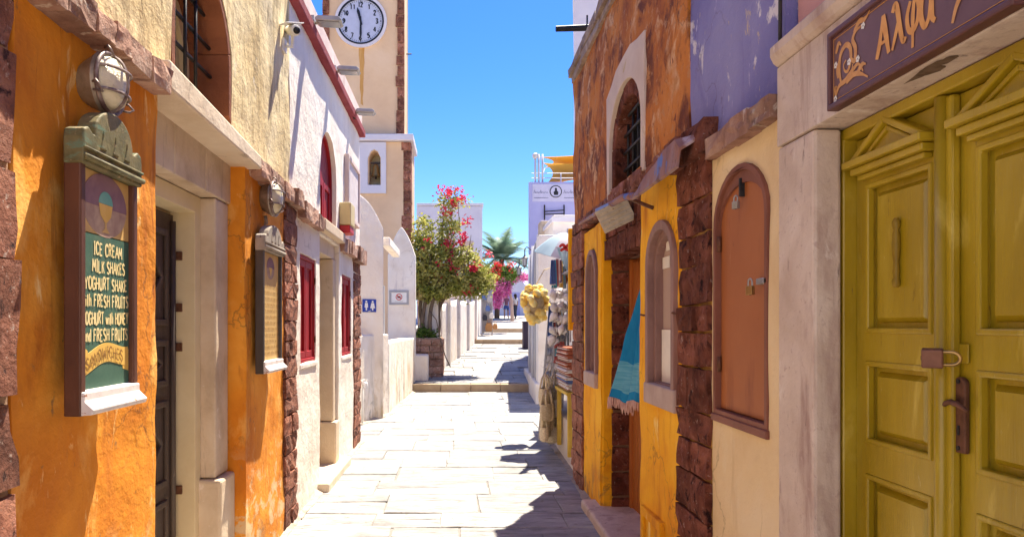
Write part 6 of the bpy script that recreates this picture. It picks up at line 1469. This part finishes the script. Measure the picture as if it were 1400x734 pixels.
def skinned(name, chains, mat, parent, sub=1):
    """one continuous skin grown on joint chains: (points, radii, attach index or None)"""
    vs = []; es = []; rad = []
    for pts, rr_, att in chains:
        prev = att
        for p, r in zip(pts, rr_):
            vs.append(p); rad.append(r)
            if prev is not None: es.append((prev, len(vs)-1))
            prev = len(vs)-1
    me = bpy.data.meshes.new(name); me.from_pydata(vs, es, []); me.materials.append(MT[mat])
    o = link(name, me, parent); o.location = (0, 0, 0)
    md = o.modifiers.new('skin', 'SKIN')
    for i, r in enumerate(rad): me.skin_vertices[0].data[i].radius = (r, r); me.skin_vertices[0].data[i].use_root = (i == 0)
    s = o.modifiers.new('sub', 'SUBSURF'); s.levels = sub; s.render_levels = sub
    me.polygons.foreach_set('use_smooth', [True]*len(me.polygons)); md.use_smooth_shade = True
    return o
def person(label, x, y, z0, H, face, step, top, bottom, long_legs, armpose):
    t = thing('person', label, 'person', (x, y, z0)); t.rotation_euler = (0, 0, face); h = H/1.70
    def V(a, b, c): return (a*h, b*h, c*h)
    ch = [([V(0,0,.92), V(0,.0,1.05), V(0,-.01,1.22), V(0,.0,1.38), V(0,.01,1.47), V(0,.02,1.53), V(0,.03,1.60), V(0,.03,1.665)], [h*q for q in (.135,.115,.125,.115,.055,.075,.088,.06)], None)]
    for s in (-1, 1):
        f = step*s
        ch.append(([V(.085*s,f*.05,.86), V(.09*s,f*.22,.50), V(.09*s,f*.16-.02,.27), V(.09*s,f*.30-.06,.075), V(.10*s,f*.30+.07,.03)], [h*q for q in (.088,.058,.050,.035,.032)], 0))
    for s in (-1, 1):
        b = armpose*s
        i0 = sum(len(c[0]) for c in ch)
        pts = [V(.165*s,0,1.39), V(.205*s,-.02+b*.10,1.12), V(.215*s,.06+b*.22,.90), V(.215*s,.08+b*.24,.83)]
        ch.append((pts, [h*q for q in (.052,.040,.028,.026)], 3)); i1 = i0+3
        for k, (dx, l) in enumerate(((-.022,.062),(-.008,.075),(.007,.078),(.021,.066))):
            ch.append(([V(.215*s+dx*.4,.085+b*.24+dx,.79), V(.213*s,.095+b*.24+dx*1.3,.83-l*.9), V(.208*s,.105+b*.24+dx*1.3,.83-l*1.45)], [h*.010, h*.009, h*.007], i1))
        ch.append(([V(.20*s,.115+b*.24,.81), V(.19*s,.13+b*.24,.775)], [h*.011, h*.009], i1))
    skinned('body', ch, 'skin', t)
    hd = M().ball(V(0,.030,1.615), .105*h, 14, 10, (.92,1.05,1.12)); 
    hm = M().ball(V(0,-.005,1.645), .112*h, 14, 10, (.95,1.0,1.08))
    def C_(nm, m, mt, par=t, **k):
        o = obj(nm, m, mt, None, **k); o.parent = par; o.location = (0,0,0); return o
    hh_ = C_('head', hd, 'skin', smooth=True)
    C_('hair', hm.tube([V(0,-.07,1.62), V(0,-.105,1.50), V(0,-.10,1.36)], [h*.085,h*.075,h*.03], 10), 'hair', smooth=True)
    for s in (-1, 1): C_('eye', M().ball(V(.038*s,.128,1.615), .012*h, 6, 5), 'clockblack', hh_); C_('ear', M().ball(V(.098*s,.03,1.61), .022*h, 6, 5, (.4,1,1.4)), 'skin', hh_)
    C_('nose', M().ball(V(0,.142,1.592), .014*h, 6, 5, (.8,1.2,1.5)), 'skin', hh_); C_('mouth', M().ball(V(0,.131,1.556), .020*h, 8, 4, (1.2,.4,.35)), 'signred', hh_)
    skinned('top', [([V(0,0,.96), V(0,0,1.06), V(0,-.01,1.22), V(0,0,1.37), V(0,.005,1.43)], [h*q for q in (.145,.13,.142,.128,.075)], None)] + [([V(.16*s,0,1.40), V(.195*s,-.015+armpose*s*.05,1.23)], [h*.066, h*.058], 3) for s in (-1, 1)], top, t)
    leg = []
    for s in (-1, 1):
        f = step*s
        if long_legs: leg.append(([V(.088*s,f*.05,.84), V(.092*s,f*.22,.50), V(.092*s,f*.16-.02,.27), V(.092*s,f*.29-.06,.10)], [h*q for q in (.102,.075,.064,.055)], 0))
        else: leg.append(([V(.088*s,f*.06,.82), V(.092*s,f*.15,.62)], [h*.108, h*.095], 0))
    skinned('shorts' if not long_legs else 'trousers', [([V(0,0,.93), V(0,0,1.0)], [h*.150, h*.138], None)]+leg, bottom, t)
    for s in (-1, 1):
        f = step*s
        C_('shoe', M().ball(V(.095*s,f*.30,.035), .05*h, 8, 6, (.8,2.0,.75)), 'darkcloth', smooth=True)
    return t
person('person in plum top and blue shorts walking under the magenta bougainvillea', 3.36, 50, zs(50), 1.68, math.radians(165), .9, 'mauvecloth', 'navy', False, .6)
person('person in white top and dark trousers walking near the street end', 4.02, 50.6, zs(50.6), 1.68, math.radians(20), .6, 'whitecloth', 'darkcloth', True, .4)

# unseen white house added behind the viewer to bounce sun into the lane
sq = thing('unseen_bounce_house', 'unseen white house added behind the viewer as a light bounce', 'house', (-2, -4.2, 0))
obj('wall', M().holed([rect(-8, 5, 0, 5.2), list(reversed(rect(-3.6,-2.6,.05,2.2))), list(reversed(rect(-.6,.3,1.0,2.2)))], -4.2, -4.6, 'y'), 'white', sq, bevel=.02)
obj('back_wall', M().box(-8, 5, -9, -4.7, 0, 5.2), 'white', sq)
obj('door', M().box(-3.6,-2.6,-4.45,-4.40,.05,2.2), 'lavender', sq); obj('window', M().box(-.6,.3,-4.45,-4.40,1.0,2.2), 'lavender', sq)
